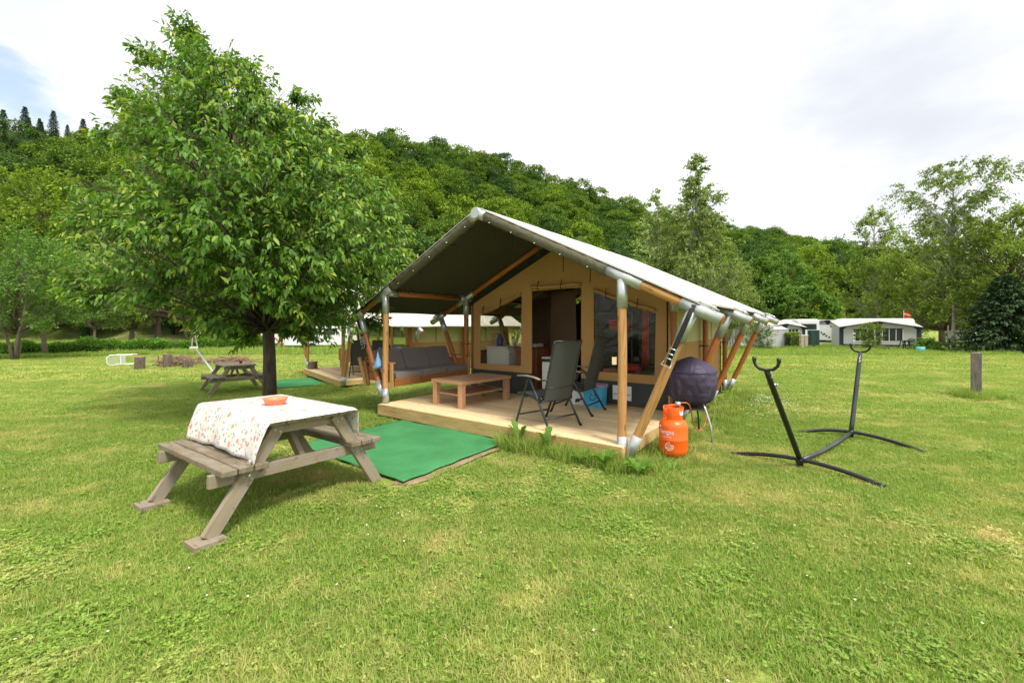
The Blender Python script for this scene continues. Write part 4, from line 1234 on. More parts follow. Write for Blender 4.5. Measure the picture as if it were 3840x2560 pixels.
for (px, pyb, pyt, w, tl_, lb) in ((524, 1384, 1336, 33, .08, 'thick log stump leaning slightly, leftmost beside the brush pile'), (628, 1378, 1328, 28, 0, 'tall upright log stump in the middle of the brush pile'), (694, 1380, 1346, 20, 0, 'middle height log stump right of the brush pile centre'), (713, 1378, 1354, 17, .1, 'smallest pale log stump leaning against its taller neighbour'), (748, 1362, 1337, 14, 0, 'reddish log stump behind the grey leaning pole')):
    p = Gp(px, pyb); stump(p, w / FPX * p.y / 2, (pyb - pyt) / FPX * p.y, lb, tl_)
# second picnic table
a = Gp(806, 1480); b = Gp(988, 1462); mid = (a + b) / 2; wv = (b - a).normalized(); lv = Vector((wv.y, -wv.x, 0))
c2 = mid - lv * .54
pt2 = empty('picnic_table', (c2.x, c2.y, c2.z), math.atan2(lv.y, lv.x))
tag(pt2, 'bare weathered picnic table farther back, partly behind the tree trunk', 'picnic table', 'weathered picnic tables')
make_picnic(pt2, blocks=False)
m_redcup = plain('red_plastic', (.55, .02, .015), .4, bump=0)
g = G(); g.lathe([(0, .0), (.032, 0), (.046, .075), (.05, .077), (.044, .075), (.03, .006), (0, .006)], 20)
tag(g.build('cup', m_redcup, None, Matrix.Translation((c2.x, c2.y, c2.z + .752)) @ Matrix.Translation((lv * .1) + (wv * .12))), 'small red cup standing on the far picnic table', 'cup')
# leaning metal pole
p0 = Gp(822, 1424); p1 = At(735, 1309, p0.y + 2.6)
tag(pole('leaning_pole', p0, p1, .032, m_galv), 'grey metal tube leaning over the lawn behind the far picnic table', 'pole')
# brush pile of cut branches
m_twig = bark('dead_twig', (.16, .10, .06), (.42, .30, .19), (6, 6, 6), .3)
def brush(cx, cy, w, d, h, n, label):
    g = G()
    for k in range(n):
        a = rng.normal(0, 1.0) * .9; L = rng.uniform(.5, 1.5)
        px_ = cx + rng.normal(0, w * .4); py_ = cy + rng.normal(0, d * .4)
        f = math.exp(-((px_ - cx) / w) ** 2 - ((py_ - cy) / d) ** 2)
        z = float(gz(px_, py_)) + rng.uniform(.02, 1) * h * f + .02
        u = Vector((math.cos(a), math.sin(a), rng.normal(.08, .22))).normalized() * L / 2
        m = Vector((px_, py_, z)); k2 = Vector((rng.normal(), rng.normal(), rng.normal())) * .06
        q = m - u; q.z = max(q.z, float(gz(q.x, q.y)) + .01); e = m + u; e.z = max(e.z, float(gz(e.x, e.y)) + .01)
        r_ = rng.uniform(.006, .026)
        g.path([q, m + k2, e], [r_, r_ * .8, r_ * .4], 5)
    return tag(g.build('brush_pile', m_twig), label, 'brush pile', 'brush piles')
q = Gp(650, 1372); brush(q.x, q.y + .3, 1.15, .6, .42, 230, 'pile of cut branches among the log stumps')
q = Gp(870, 1362); brush(q.x, q.y, 1.3, .6, .28, 150, 'low heap of sticks behind the far picnic table')
# overturned white plastic chair
wc = empty('plastic_chair', Gp(452, 1371), R(20))
tag(wc, 'white plastic garden chair lying on its side on the left lawn', 'chair')
def WC(nm, pts, r_, fl=1.0): g = G(); g.path(pts, r_, 8, flat=fl); g.build(nm, m_white, wc)
for y in (0.03, .47):
    WC('leg', [(.0, .0, .03 + y), (.48, -.03, .03 + y)], .018); WC('leg', [(.0, .42, .03 + y), (.46, .46, .03 + y)], .018)
    WC('arm', [(-.02, .42, .03 + y), (-.24, .40, .03 + y), (-.24, .02, .03 + y)], .02)
g = G(); g.box((0, .21, .27), (.03, .44, .46), ch=.01); g.build('seat', m_white, wc)
for k in range(6): WC('back_slat', [(0, .0, .06 + .085 * k), (-.2, -.03, .06 + .085 * k), (-.42, -.10, .08 + .078 * k)], .02, .4)
WC('back_rim', [(-.02, -.0, .03), (-.36, -.08, .04), (-.45, -.11, .14), (-.46, -.11, .40), (-.36, -.08, .51), (-.02, 0, .51)], .02)
# timber frame with hanging board
fx = Gp(728, 1316)
tf = empty('timber_frame', fx, R(25))
tag(tf, 'bare log frame with a small white board below the tree branches', 'wooden frame')
m_pale = wood('bleached_log', (.40, .36, .28), .75, .8, knots=False)
s_ = fx.y / FPX
bar('post', (-.2, 0, 0), (-.05, 0, 74 * s_), .09, .09, m_pale, tf, up=(1, 0, 0)); bar('post', (.28, .1, 0), (.0, 0, 74 * s_), .09, .09, m_pale, tf, up=(1, 0, 0))
bar('cross_beam', (-.55, 0, 76 * s_), (.65, 0, 78 * s_), .09, .09, m_pale, tf); bar('strut', (.1, 0, 44 * s_), (.55, 0, 75 * s_), .07, .07, m_pale, tf)
g = G(); g.box((.0, -.08, .25), (.62, .03, .30), ch=.004); g.build('board', m_offw, tf)
# slide
sp_ = Gp(1052, 1313); sl = empty('garden_slide', sp_, R(15))
tag(sl, 'faded pink plastic slide behind the tree trunk', 'slide')
m_pink = plain('pink_plastic', (.62, .14, .12), .5, bump=0)
g = G()
for k in range(10):
    pass
pts = [(.45, 0, .04), (.3, 0, .08), (.1, 0, .30), (-.15, 0, .70), (-.35, 0, .98), (-.5, 0, 1.02)]
V = []; 
for p in pts:
    for y, z in ((-.2, .14), (-.18, 0), (.18, 0), (.2, .14)): V.append((p[0], y, p[2] + z))
F = [(i * 4 + k, i * 4 + k + 1, i * 4 + k + 5, i * 4 + k + 4) for i in range(5) for k in range(3)]
g.add(V, F, True); g.build('chute', m_pink, sl)
for y in (-.18, .18): bar('leg', (-.75, y, 0), (-.5, y, 1.05), .05, .05, m_pale, sl, up=(0, 1, 0))

# ------------------------------------------------------------------ campsite on the right
m_awn = canvas('pale_grey_awning', (.42, .42, .43), wr=.4)
m_awnroof = canvas('cream_awning_roof', (.50, .48, .42), wr=.3)
m_navy = plain('navy_trim', (.012, .018, .045), .7)
m_dark = plain('dark_tinted_window', (.03, .035, .035), .15, bump=0)
m_cream = plain('cream_wall', (.62, .58, .44), .8)
m_beige = plain('beige_panel', (.42, .36, .28), .7)
m_green = plain('dark_green_sheet', (.018, .055, .05), .6)
m_slateR = plain('slate_roof', (.16, .17, .18), .7)
m_lime = plain('pale_lime_panel', (.55, .62, .30), .4)
def rbox(g, x0, x1, y0, y1, z0, z1, r):
    # box with rounded top edges, extruded along x
    pr = [(y0, z0), (y0, z1 - r)] + [(y0 + r - r * math.cos(a), z1 - r + r * math.sin(a)) for a in np.linspace(.3, math.pi / 2, 5)] + [(y1 - r + r * math.sin(a), z1 - r + r * math.cos(a)) for a in np.linspace(0, 1.3, 5)] + [(y1, z1 - r), (y1, z0)]
    n = len(pr); cx, cy = (y0 + y1) / 2, (z0 + z1) / 2
    sl_ = [(x0, .86), (x0 + .12, .97), (x0 + .3, 1.0), (x1 - .3, 1.0), (x1 - .12, .97), (x1, .86)]
    V = []
    for x, k in sl_: V += [(x, cx + (p[0] - cx) * k, z0 + (p[1] - z0) * (k * .5 + .5)) for p in pr]
    F = [(i * n + k, i * n + (k + 1) % n, (i + 1) * n + (k + 1) % n, (i + 1) * n + k) for i in range(len(sl_) - 1) for k in range(n)]
    F += [tuple(range(n)), tuple(range((len(sl_) - 1) * n, len(sl_) * n))]
    g.add(V, F)
def caravan(name, loc, rz, L, label, mat=None, rear_lights=False, group='caravans'):
    c = empty(name, loc, rz); mat = mat or m_white
    g = G(); rbox(g, -L / 2, L / 2, -1.1, 1.1, .45, 2.55, .25); g.build('body', mat, c)
    for x in (-L * .3, 0, L * .3):
        g = G(); g.box((x, -1.115, 1.65), (1.0, .03, .55), ch=.01); g.build('window', m_dark, c)
    for s in (-1, 1):
        g = G(); g.box((s * (L / 2 + .0), 0, 1.75), (.04, 1.5, .6), ch=.01); g.build('window', m_dark, c)
        for y in (-.8, .8):
            if rear_lights:
                g = G(); g.box((s * (L / 2 + .01), y, .95), (.04, .28, .16), ch=.01); g.build('tail_light', m_redcup, c)
    for y in (-1.02, 1.02):
        g = G(); g.path([(0, y - .1, .33), (0, y + .1, .33)], .33, 18); g.build('wheel', m_blackm, c)
    g = G(); g.path([(-L / 2, 0, .42), (-L / 2 - .9, 0, .42)], .05, 8); g.build('drawbar', m_galv, c)
    return tag(c, label, 'caravan', group)
def awning(name, loc, rz, w, h0, hp, dep, label, wins, peak=.5, extra=None):
    a = empty(name, loc, rz)
    pk = -w / 2 + w * peak
    front = [(-w / 2, .22), (w / 2, .22), (w / 2 - .05, h0), (pk, hp), (-w / 2 + .05, h0)]
    holes = [[(x0, z0), (x1, z0), (x1, z1), (x0, z1)] for x0, x1, z0, z1 in wins]
    canvas_panel('front_panel', front, holes, WM(0), m_awn, a, .02)
    canvas_panel('mud_wall', [(-w / 2, 0), (w / 2, 0), (w / 2, .22), (-w / 2, .22)], [], WM(-.01), m_navy, a, .02)
    for x0, x1, z0, z1 in wins:
        canvas_panel('window_pane', [(x0, z0), (x1, z0), (x1, z1), (x0, z1)], [], WM(.02), m_dark, a, .01)
        for x in np.linspace(x0, x1, 4):
            g = G(); g.box((x, -.02, (z0 + z1) / 2), (.04, .02, z1 - z0)); g.build('window_rail', m_white, a)
        for z in (z0, z1): g = G(); g.box(((x0 + x1) / 2, -.022, z), (x1 - x0 + .08, .02, .05)); g.build('window_rail', m_white if z == z0 else m_navy, a)
    for x in (-w / 2 + .1, w / 2 - .1, pk):
        top_ = h0 if x != pk else hp - .12
        canvas_panel('trim', [(x - .16, .0), (x + .16, .0), (x + .16, top_ - .25), (x + .42 if x < w / 2 - .2 else x + .16, top_ + .0), (x - .42 if x > -w / 2 + .2 else x - .16, top_ + .0), (x - .16, top_ - .25)], [], WM(-.018), m_navy, a, .012)
    g = G()
    for (xa, za, xb, zb) in ((-w / 2 - .1, h0 - .02, pk, hp + .02), (pk, hp + .02, w / 2 + .1, h0 - .02)):
        V = [(xa, -.18, za), (xb, -.18, zb), (xb, dep, 2.45), (xa, dep, 2.35), (xa, -.18, za - .09), (xb, -.18, zb - .09), (xb, dep, 2.38), (xa, dep, 2.28)]
        g.add(V, [(0, 1, 2, 3), (4, 7, 6, 5), (0, 4, 5, 1), (3, 2, 6, 7), (0, 3, 7, 4), (1, 5, 6, 2)])
    g.build('roof', m_awnroof, a)
    g = G()
    g.path([(-w / 2 - .1, -.2, h0 - .08), (pk, -.2, hp - .06), (w / 2 + .1, -.2, h0 - .08)], .03, 6); g.build('roof_piping', m_navy, a)
    for s in (-1, 1):
        canvas_panel('side_panel', [(0, 0), (dep, 0), (dep, 2.3), (0, h0)], [], SM(s * w / 2), m_awn, a, .02)
    return tag(a, label, 'awning', 'caravan awnings')
L_ = Gp(3150, 1298); R_ = Gp(3452, 1303); m_ = (L_ + R_) / 2; w_ = (R_ - L_).length; rz_ = math.atan2(R_.y - L_.y, R_.x - L_.x)
awning('awning', m_, rz_, w_, 1.80, 2.3, 2.6, 'large pale grey caravan awning with navy trim and a garden table before it', [(-w_ * .33, -w_ * .06, .50, 1.55), (w_ * .04, w_ * .29, .50, 1.62)], .49)
caravan('caravan', m_ + Matrix.Rotation(rz_, 3, 'Z') @ Vector((.7, 3.7, 0)), rz_, 5.6, 'white caravan behind the large grey awning')
L_ = Gp(2925, 1281); R_ = Gp(3150, 1283); m_ = (L_ + R_) / 2; w_ = (R_ - L_).length ; rz_ = math.atan2(R_.y - L_.y, R_.x - L_.x)
aw2 = awning('awning', m_, rz_, w_, 1.9, 2.5, 2.6, 'cream roofed awning with a patterned sheet left of the large awning', [(-w_ * .42, -w_ * .28, .6, 1.8)], .8)
g = G(); g.box((w_ * .20, -.06, 1.1), (2.3, .02, 1.7)); g.build('patterned_sheet', m_white, aw2)
for k in range(11):
    g = G(); x = w_ * .20 + (-1 + 2 * ((k * .618) % 1)) * 1.0; z = .4 + 1.4 * ((k * .37) % 1); g.path([(x, -.072, z), (x, -.08, z)], .10, 10); g.build('printed_dot', m_frame, aw2)
caravan('caravan', m_ + Matrix.Rotation(rz_, 3, 'Z') @ Vector((.6, 3.7, 0)), rz_, 7.0, 'lime sided caravan behind the cream roofed awning', m_lime)
p = At(2945, 1290, 42); p.z = float(gz(p.x, p.y))
awning('awning', p, R(2), 3.9, 1.75, 2.1, 2.4, 'small awning with navy sides behind the white shed tent', [(.3, 1.3, .5, 1.5)])
p = At(2998, 1290, 47); p.z = float(gz(p.x, p.y))
caravan('caravan', p, R(80), 4.0, 'small white caravan between the two left awnings')
p = Gp(2905, 1302); g = G()
w2 = 105 / FPX * p.y / 2; h2 = 76 / FPX * p.y
V = [(-w2, 0, 0), (w2, 0, 0), (w2, 2.2, 0), (-w2, 2.2, 0), (-w2, 0, h2 * .86), (w2, 0, h2 * .88), (w2, 2.2, h2 * .88), (-w2, 2.2, h2 * .86), (-w2 - .05, 1.1, h2 * 1.02), (w2 + .05, 1.1, h2 * 1.04)]
g.add(V, [(0, 1, 5, 4), (1, 2, 6, 9, 5), (2, 3, 7, 6), (3, 0, 4, 8, 7)]); g.add([(v[0] * 1.02, v[1] * 1.02 - .04, v[2]) for v in V[4:]], [(0, 1, 5, 4), (2, 3, 4, 5)])
tag(g.build('storage_tent', m_awn, None, Matrix.Translation(p)), 'plain pale grey storage tent beside the dark shrub', 'storage tent')
p = Gp(2740, 1303); g = G()
V = [(-1.5, 0, 0), (1.3, 0, 0), (1.3, 1.8, 0), (-1.5, 1.8, 0), (-1.4, 0, 1.6), (1.2, 0, 1.35), (1.2, 1.8, 1.35), (-1.4, 1.8, 1.6), (0, .3, 1.95), (0, 1.5, 1.95)]
g.add(V, [(0, 1, 5, 8, 4), (1, 2, 6, 5), (2, 3, 7, 9, 6), (3, 0, 4, 7), (4, 8, 9, 7), (8, 5, 6, 9)])
tn = empty('side_tent', p); g.build('tent_body', m_awn, tn)
for k in range(6): g = G(); g.box((-.7 + .22 * k, -.02, .75), (.03, .02, 1.1)); g.build('door_stripe', m_frame, tn)
tag(tn, 'grey side tent with dark stripes seen between the slanting tent braces', 'side tent')
# house
p = At(3190, 1205, 74); p.z = float(gz(p.x, p.y)); hz = p.z
hs_ = empty('house', p, R(12)); tag(hs_, 'cream house with grey roof behind the campsite trees', 'house')
zt = CH + (HY - 1168) / FPX * 74 - hz
g = G(); g.box((0, 3, zt / 2), (7.5, 6, zt)); g.build('wall', m_cream, hs_)
g = G(); M = Matrix(((0, 0, 1, -4.3), (1, 0, 0, 0), (0, 1, 0, 0), (0, 0, 0, 1)))
g.prism([(-.5, zt - .05), (6.5, zt - .05), (3, zt + 1.7)], M, 8.6); g.build('roof', m_slateR, hs_)
for x in (-2.2, .6, 2.4): g = G(); g.box((x, -.03, zt - .9), (.8, .06, 1.2)); g.build('window', m_dark, hs_)
# flag
p0 = Gp(3389, 1295); fl = empty('flag', p0); tag(fl, 'orange and white flag on a thin pole above the large awning', 'flag')
k_ = p0.y / FPX; zf = (1295 - 1164) * k_
pole('flag_pole', (0, 0, 0), (0, 0, zf), .03, m_galv, fl)
V = []; F = []
for i in range(9):
    for j in range(4):
        V.append((28 * k_ * i / 8, .1 * math.sin(i * .9), zf - .02 - 25 * k_ * (0, .28, .45, 1)[j] - 14 * k_ * (i / 8) ** 1.2))
for nm, js, mt in (('top_band', (0,), m_orange), ('white_band', (1,), m_white), ('orange_band', (2,), m_orange)):
    g = G(); g.add(V, [(i * 4 + j, i * 4 + j + 1, i * 4 + j + 5, i * 4 + j + 4) for i in range(8) for j in js], True); g.build(nm, mt, fl)
# small camp things
def boxthing(name, pxl, pxr, pyb, pyt, dep, mat, label, cat, lid=None, rz=0):
    a = Gp(pxl, pyb); b = Gp(pxr, pyb); w = (b - a).length; h = (pyb - pyt) / FPX * a.y
    o = empty(name, (a + b) / 2, math.atan2(b.y - a.y, b.x - a.x) + rz)
    g = G(); g.box((0, dep / 2, h / 2), (w, dep, h), ch=.02); g.build('cabinet_body', mat, o)
    g = G(); g.box((0, dep / 2, h + .02), (w * 1.06, dep * 1.06, .06), ch=.02); g.build('cabinet_lid', lid or mat, o)
    g = G(); g.box((w * .1, -.01, h * .5), (.015, .02, h * .9)); g.build('door_gap', m_frame, o)
    return tag(o, label, cat)
boxthing('utility_cabinet', 2997, 3031, 1303, 1258, .6, m_beige, 'beige utility cabinet with pale lid right of the clipped hedge', 'cabinet', m_offw)
boxthing('green_cabinet', 3042, 3074, 1301, 1240, .5, m_green, 'tall dark green cabinet left of the large awning', 'cabinet')
p = Gp(3203, 1310); sgn_ = empty('pitch_sign', p); tag(sgn_, 'narrow green and white notice on a post before the large awning', 'sign')
pole('sign_post', (0, 0, 0), (0, 0, .75), .025, m_galv, sgn_); k_ = p.y / FPX
g = G(); g.box((0, 0, .75 + .28), (10 * k_, .03, 27 * k_), ch=.005); g.build('sign_board', m_white, sgn_)
g = G(); g.box((0, -.017, .75 + .38), (7 * k_, .006, 8 * k_)); g.box((0, -.017, .75 + .12), (6 * k_, .006, 5 * k_)); g.build('green_print', m_green, sgn_)
gt = empty('garden_table', Gp(3392, 1312), R(10)); tag(gt, 'dark round plastic garden table and chair set before the large awning', 'table')
g = G(); g.lathe([(0, .70), (.62, .70), (.65, .72), (.62, .74), (0, .745)], 24); g.build('table_top', m_green, gt)
for k in range(4):
    a = k * math.pi / 2 + .5; g = G(); g.path([(.2 * math.cos(a), .2 * math.sin(a), .70), (.3 * math.cos(a), .3 * math.sin(a), .35), (.5 * math.cos(a), .5 * math.sin(a), 0)], .035, 8); g.build('leg', m_blackm, gt)
for sx, lb in ((-.2, 'dark plastic chair tucked under the left side of the dark garden table'), (.75, 'dark plastic chair pulled up right of the dark garden table')):
    gc = empty('garden_chair', Gp(3392, 1312) + Vector((sx, -.55, 0)), R(180 + 30 * sx)); tag(gc, lb, 'chair', 'dark garden chairs')
    g = G(); g.box((0, 0, .42), (.48, .46, .04), ch=.015); g.build('seat', m_blackm, gc)
    g = G()
    for k in range(7): g.path([(-.2 + .066 * k, .21, .42), (-.22 + .073 * k, .30, .88)], .018, 6)
    g.path([(-.25, .2, .62), (-.24, .31, .86), (0, .33, .93), (.24, .31, .86), (.25, .2, .62)], .022, 8); g.build('backrest', m_blackm, gc)
    for x in (-.2, .2):
        for y in (-.2, .2): g = G(); g.path([(x, y, .42), (x * 1.25, y * 1.25, 0)], .02, 8); g.build('leg', m_blackm, gc)
        g = G(); g.path([(x * 1.3, -.22, .42), (x * 1.3, -.22, .66), (x * 1.25, .22, .66)], .02, 8); g.build('arm', m_blackm, gc)
p = Gp(3555, 1310); tag(pole('thin_post', p, p + Vector((0, 0, 90 / FPX * p.y)), .04, m_post), 'thin dark wooden post left of the white birch trunk', 'post')
p = Gp(3608, 1292); caravan('caravan', p + Vector((1.9, 1.6, 0)), R(32), 5.0, 'white caravan with red tail lights under the dark conifer at right', rear_lights=True)
p = Gp(1256, 1296); caravan('camper_van', Vector((p.x, p.y + 2.3, p.z)), R(92), 4.6, 'white camper van with red tail lights seen through the tree at left', rear_lights=True, group='camper vans')
for (px, pw, yb, yt, Y, lb) in ((1090, 60, 1285, 1215, 44, 'white caravan glimpsed between the tree and the farther tent, leftmost'), (1185, 55, 1283, 1210, 40, 'white caravan glimpsed through the leaves beside the camper van')):
    p = At(px, yb, Y); p.z = float(gz(p.x, p.y)); caravan('caravan', p, R(8), 5, lb)
V = []; p = Gp(3508, 1302)
g = G(); V = [(-.55, 0, .5), (-.2, -.2, .25), (.5, -.3, .1), (.75, 0, .12), (.5, .3, .06), (-.2, .4, .3), (0, 0, .28)]
g.add(V, [(0, 1, 6), (1, 2, 6), (2, 3, 6), (3, 4, 6), (4, 5, 6), (5, 0, 6)]); o = g.build('grey_tarp', m_awn, None, Matrix.Translation(p)); md = o.modifiers.new('t', 'SOLIDIFY'); md.thickness = .02
tag(o, 'crumpled pale grey tarpaulin on the grass right of the large awning', 'tarpaulin')
g = G(); g.lathe([(0, 0), (.17, 0), (.24, .38), (.21, .38), (.15, .03), (0, .03)], 20); p = Gp(3452, 1322)
m_teal = plain('teal_plastic', (.10, .45, .45), .5, bump=0)
tag(g.build('plant_pot', m_teal, None, Matrix.Translation(p)), 'teal plastic plant pot in the long grass by the large awning', 'plant pot')
# ------------------------------------------------------------------ foliage
def unit(v): return v / np.maximum(np.linalg.norm(v, axis=1, keepdims=True), 1e-9)
def leafmesh(name, P, D, size, mat, tint, wr=.42, detail=2, fold=.16, curl=.12, upb=1.0, rg=rng):
    n = len(P); D = unit(D)
    U = np.zeros((n, 3)); U[:, 2] = upb; U += rg.normal(0, .55, (n, 3))
    S = unit(np.cross(D, U)); Nn = np.cross(S, D)
    s = np.asarray(size).reshape(-1, 1) * np.ones((n, 1)); w = s * wr / 1.0
    if detail == 2:
        B = P; L1 = P + D * s * .28 + S * w * .46 + Nn * s * fold * .7; R1 = P + D * s * .28 - S * w * .46 + Nn * s * fold * .7
        L2 = P + D * s * .62 + S * w * .40 + Nn * s * (fold * .6 - curl * .4); R2 = P + D * s * .62 - S * w * .40 + Nn * s * (fold * .6 - curl * .4)
        M = P + D * s * .48 - Nn * s * .02; T = P + D * s - Nn * s * curl
        V = np.stack([B, L1, L2, M, T, R2, R1], 1).reshape(-1, 3)
        b = (np.arange(n) * 7)[:, None]
        F = np.concatenate([b + np.array([[0, 1, 2, 3]]), b + np.array([[3, 2, 4, 5]]), b + np.array([[0, 3, 5, 6]])], 0); k = 7
    else:
        B = P; L = P + D * s * .5 + S * w * .5 + Nn * s * fold * .5; T = P + D * s - Nn * s * curl; R_ = P + D * s * .5 - S * w * .5 + Nn * s * fold * .5
        V = np.stack([B, L, T, R_], 1).reshape(-1, 3)
        F = (np.arange(n) * 4)[:, None] + np.array([[0, 1, 2, 3]]); k = 4
    return npmesh(name, V, F, mat, np.repeat(tint, k))
def inpoly(x, y, poly):
    c = False; n = len(poly); j = n - 1
    for i in range(n):
        xi, yi = poly[i]; xj, yj = poly[j]
        if (yi > y) != (yj > y) and x < (xj - xi) * (y - yi) / (yj - yi) + xi: c = not c
        j = i
    return c
def pdist(x, y, poly):
    d = 1e9
    for i in range(len(poly)):
        a = np.array(poly[i - 1]); b = np.array(poly[i]); p = np.array((x, y)); ab = b - a
        t = np.clip(np.dot(p - a, ab) / max(np.dot(ab, ab), 1e-9), 0, 1); d = min(d, np.linalg.norm(p - a - t * ab))
    return d
def boughs_to_leaves(C, O, rad, twigs, per, rg, droop=.35, leafdir_out=.6, upt=.2, tipyoung=True):
    P = []; D = []; T = []
    tw = []
    for c, o, r_ in zip(C, O, rad):
        for k in range(twigs):
            sp = rg.normal(0, 1, 3); sp /= np.linalg.norm(sp)
            e = c + (o * .55 + sp * .85) * r_ ; e[2] += upt * r_
            s = c - o * r_ * .7 + sp * r_ * .1
            tw.append((s, e))
            t = np.sort(rg.uniform(.12, 1.02, per))[:, None]
            q = s + (e - s) * t; q[:, 2] -= droop * .35 * r_ * (t[:, 0] ** 2)
            side = rg.normal(0, 1, (per, 3))
            d = (e - s) / max(np.linalg.norm(e - s), 1e-6) * leafdir_out + side * .55; d[:, 2] -= droop
            P.append(q + side * .03 * r_); D.append(d)
            ti = .36 + .15 * rg.normal(0, 1, per) + (.24 * np.clip(t[:, 0] - .72, 0, 1) / .28 if tipyoung else 0)
            T.append(ti)
    return np.concatenate(P), np.concatenate(D), np.clip(np.concatenate(T), 0, 1), tw
m_cherry = leafmat('cherry_leaves', (.026, .07, .011), (.075, .17, .02), (.29, .33, .045), tr=.30, gloss=.55)
rg = np.random.default_rng(11)
# the large leafy tree
YT = 8.2
out = [(430, 28), (505, 95), (560, 120), (615, 165), (640, 235), (700, 262), (735, 305), (790, 330), (850, 385), (868, 440), (905, 470), (925, 540), (945, 575), (925, 640), (885, 655), (870, 720), (835, 745), (800, 770), (745, 800), (690, 790), (640, 770), (600, 790), (520, 780), (470, 775), (430, 755), (400, 738), (350, 722), (290, 722), (260, 705), (190, 700), (160, 640), (215, 600), (190, 560), (170, 500), (215, 430), (260, 400), (235, 310), (300, 290), (262, 225), (345, 200), (335, 110), (400, 125)]
F_ = 980.0
poly = [((x - 1176) / F_ * YT, CH + (744 - y) / F_ * YT) for x, y in out]
lead = [Vector((-4.66, 8.2, -.12)), Vector((-4.66, 8.2, .9)), Vector((-4.70, 8.2, 1.7)), Vector((-5.0, 8.2, 3.4)), Vector((-5.55, 8.2, 5.4)), Vector((-6.15, 8.2, 7.0))]
def leadat(z):
    for a, b in zip(lead[:-1], lead[1:]):
        if z <= b.z: return a.lerp(b, max(0, (z - a.z) / (b.z - a.z)))
    return lead[-1].copy()
C = []; O = []; RR = []
tries = 0
while len(C) < 225 and tries < 20000:
    tries += 1
    x = rg.uniform(-9, -1.8); z = rg.uniform(.6, 7.7)
    if not inpoly(x, z, poly): continue
    db = pdist(x, z, poly)
    if db < .22: continue
    dmax = 2.7 * math.sqrt(max(0, 1 - (1 - min(db / 2.4, 1)) ** 2)) + .1
    u = rg.uniform() ** .45 * dmax; yo = -u if rg.uniform() < .62 else u
    Y = YT + yo; k = Y / YT
    X = x * k; Z = CH + (z - CH) * k
    if Z < .75: continue
    c = np.array((X, Y, Z)); r_ = min(.52, .26 + db * .45) * rg.uniform(.8, 1.15)
    if any(np.linalg.norm(c - q) < .36 for q in C): continue
    ax_ = np.array(leadat(max(1.5, Z - .3))); o = c - ax_; o[2] = o[2] * .5 + .2; o /= max(np.linalg.norm(o), .1)
    C.append(c); O.append(o); RR.append(r_)
# a few shoots sticking out of the outline
for (dx_, dy_, yo) in ((425, 60, 0), (430, 95, .1), (455, 130, -.1), (345, 130, -.2), (285, 225, .2), (260, 320, -.6), (185, 520, -.4), (175, 650, -.9), (205, 690, -1.1), (700, 760, -.8), (560, 770, -1.0), (690, 225, .3), (740, 290, .2), (810, 350, 0), (930, 600, -.3), (905, 520, .1), (870, 430, .2), (850, 745, -.2), (868, 700, .2)):
    Y = YT + yo; C.append(np.array(((dx_ - 1176) / F_ * Y, Y, CH + (744 - dy_) / F_ * Y))); ax_ = np.array(leadat(max(1.5, C[-1][2] - .6))); o = C[-1] - ax_; o /= np.linalg.norm(o); O.append(o); RR.append(.26)
P, D, T, tw = boughs_to_leaves(C, O, RR, 14, 20, rg, droop=.9, upt=.3)
size = rg.uniform(.075, .135, len(P))
ct_ = empty('leafy_tree', (-4.66, 8.2, -.1)); tag(ct_, 'full leafy cherry tree behind the cloth covered picnic table', 'tree')
off = np.array((-4.66, 8.2, -.1))
dist = P[:, 1] + rg.uniform(0, .02, len(P)); order = np.argsort(dist); near = order[:300]; rest = order[300:]
me = leafmesh('foliage', P[rest] - off, D[rest], size[rest], m_cherry, T[rest], wr=.40, rg=rg)
o = link('foliage', me, ct_); o['kind'] = 'stuff'
one = leafmesh('leaf', np.zeros((1, 3)), np.array([[1., 0, 0]]), [1.0], m_cherry, np.array([.45]), wr=.46, rg=rg)
one2 = leafmesh('leaf', np.zeros((1, 3)), np.array([[1., 0, 0]]), [1.0], m_cherry, np.array([.62]), wr=.46, rg=rg)
for i in near:
    d = Vector(D[i]).normalized(); q = d.to_track_quat('X', 'Z')
    link('leaf', one if T[i] < .75 else one2, ct_, Matrix.Translation(Vector(P[i] - off)) @ q.to_matrix().to_4x4() @ Matrix.Rotation(rg.normal(0, .5), 4, 'X') @ Matrix.Scale(float(size[i]), 4))
g = G(); LV = Vector(off)
g.path([p - LV for p in lead[:3]] + [leadat(z) - LV for z in (2.6, 3.4, 4.4, 5.4, 6.3, 7.0)], [.135, .108, .098, .08, .06, .045, .03, .02, .01], 16)
g.build('trunk', m_bark, ct_)
def limb(g, a, b, r0, r1, sag, n=6, nn=6):
    a = Vector(a); b = Vector(b); L = (b - a).length
    pts = []
    for i in range(nn + 1):
        t = i / nn; p = a.lerp(b, t); p.z += sag * L * math.sin(t * math.pi) ; pts.append(p + Vector((mnoise.noise(p * 1.3), mnoise.noise(p * 1.3 + Vector((9, 0, 0))), 0)) * .06 * L * math.sin(t * math.pi))
    g.path(pts, [r0 + (r1 - r0) * (i / nn) ** .7 for i in range(nn + 1)], n)
g = G()
for c, o_, r_ in zip(C, O, RR):
    hd = math.hypot(c[0] + 5.0, c[1] - 8.2)
    s = leadat(max(1.35 + .3 * rg.uniform(), c[2] - .75 * hd - .2)); limb(g, s - LV, Vector(c) - LV, .018 + .010 * hd, .007, -.06)
for a_, b_ in tw[::1]: g.path([Vector(a_) - LV, Vector((a_ + b_) / 2) - LV + Vector((0, 0, .02)), Vector(b_) - LV], [.005, .004, .002], 3, caps=False)
g.build('branches', m_bark, ct_)

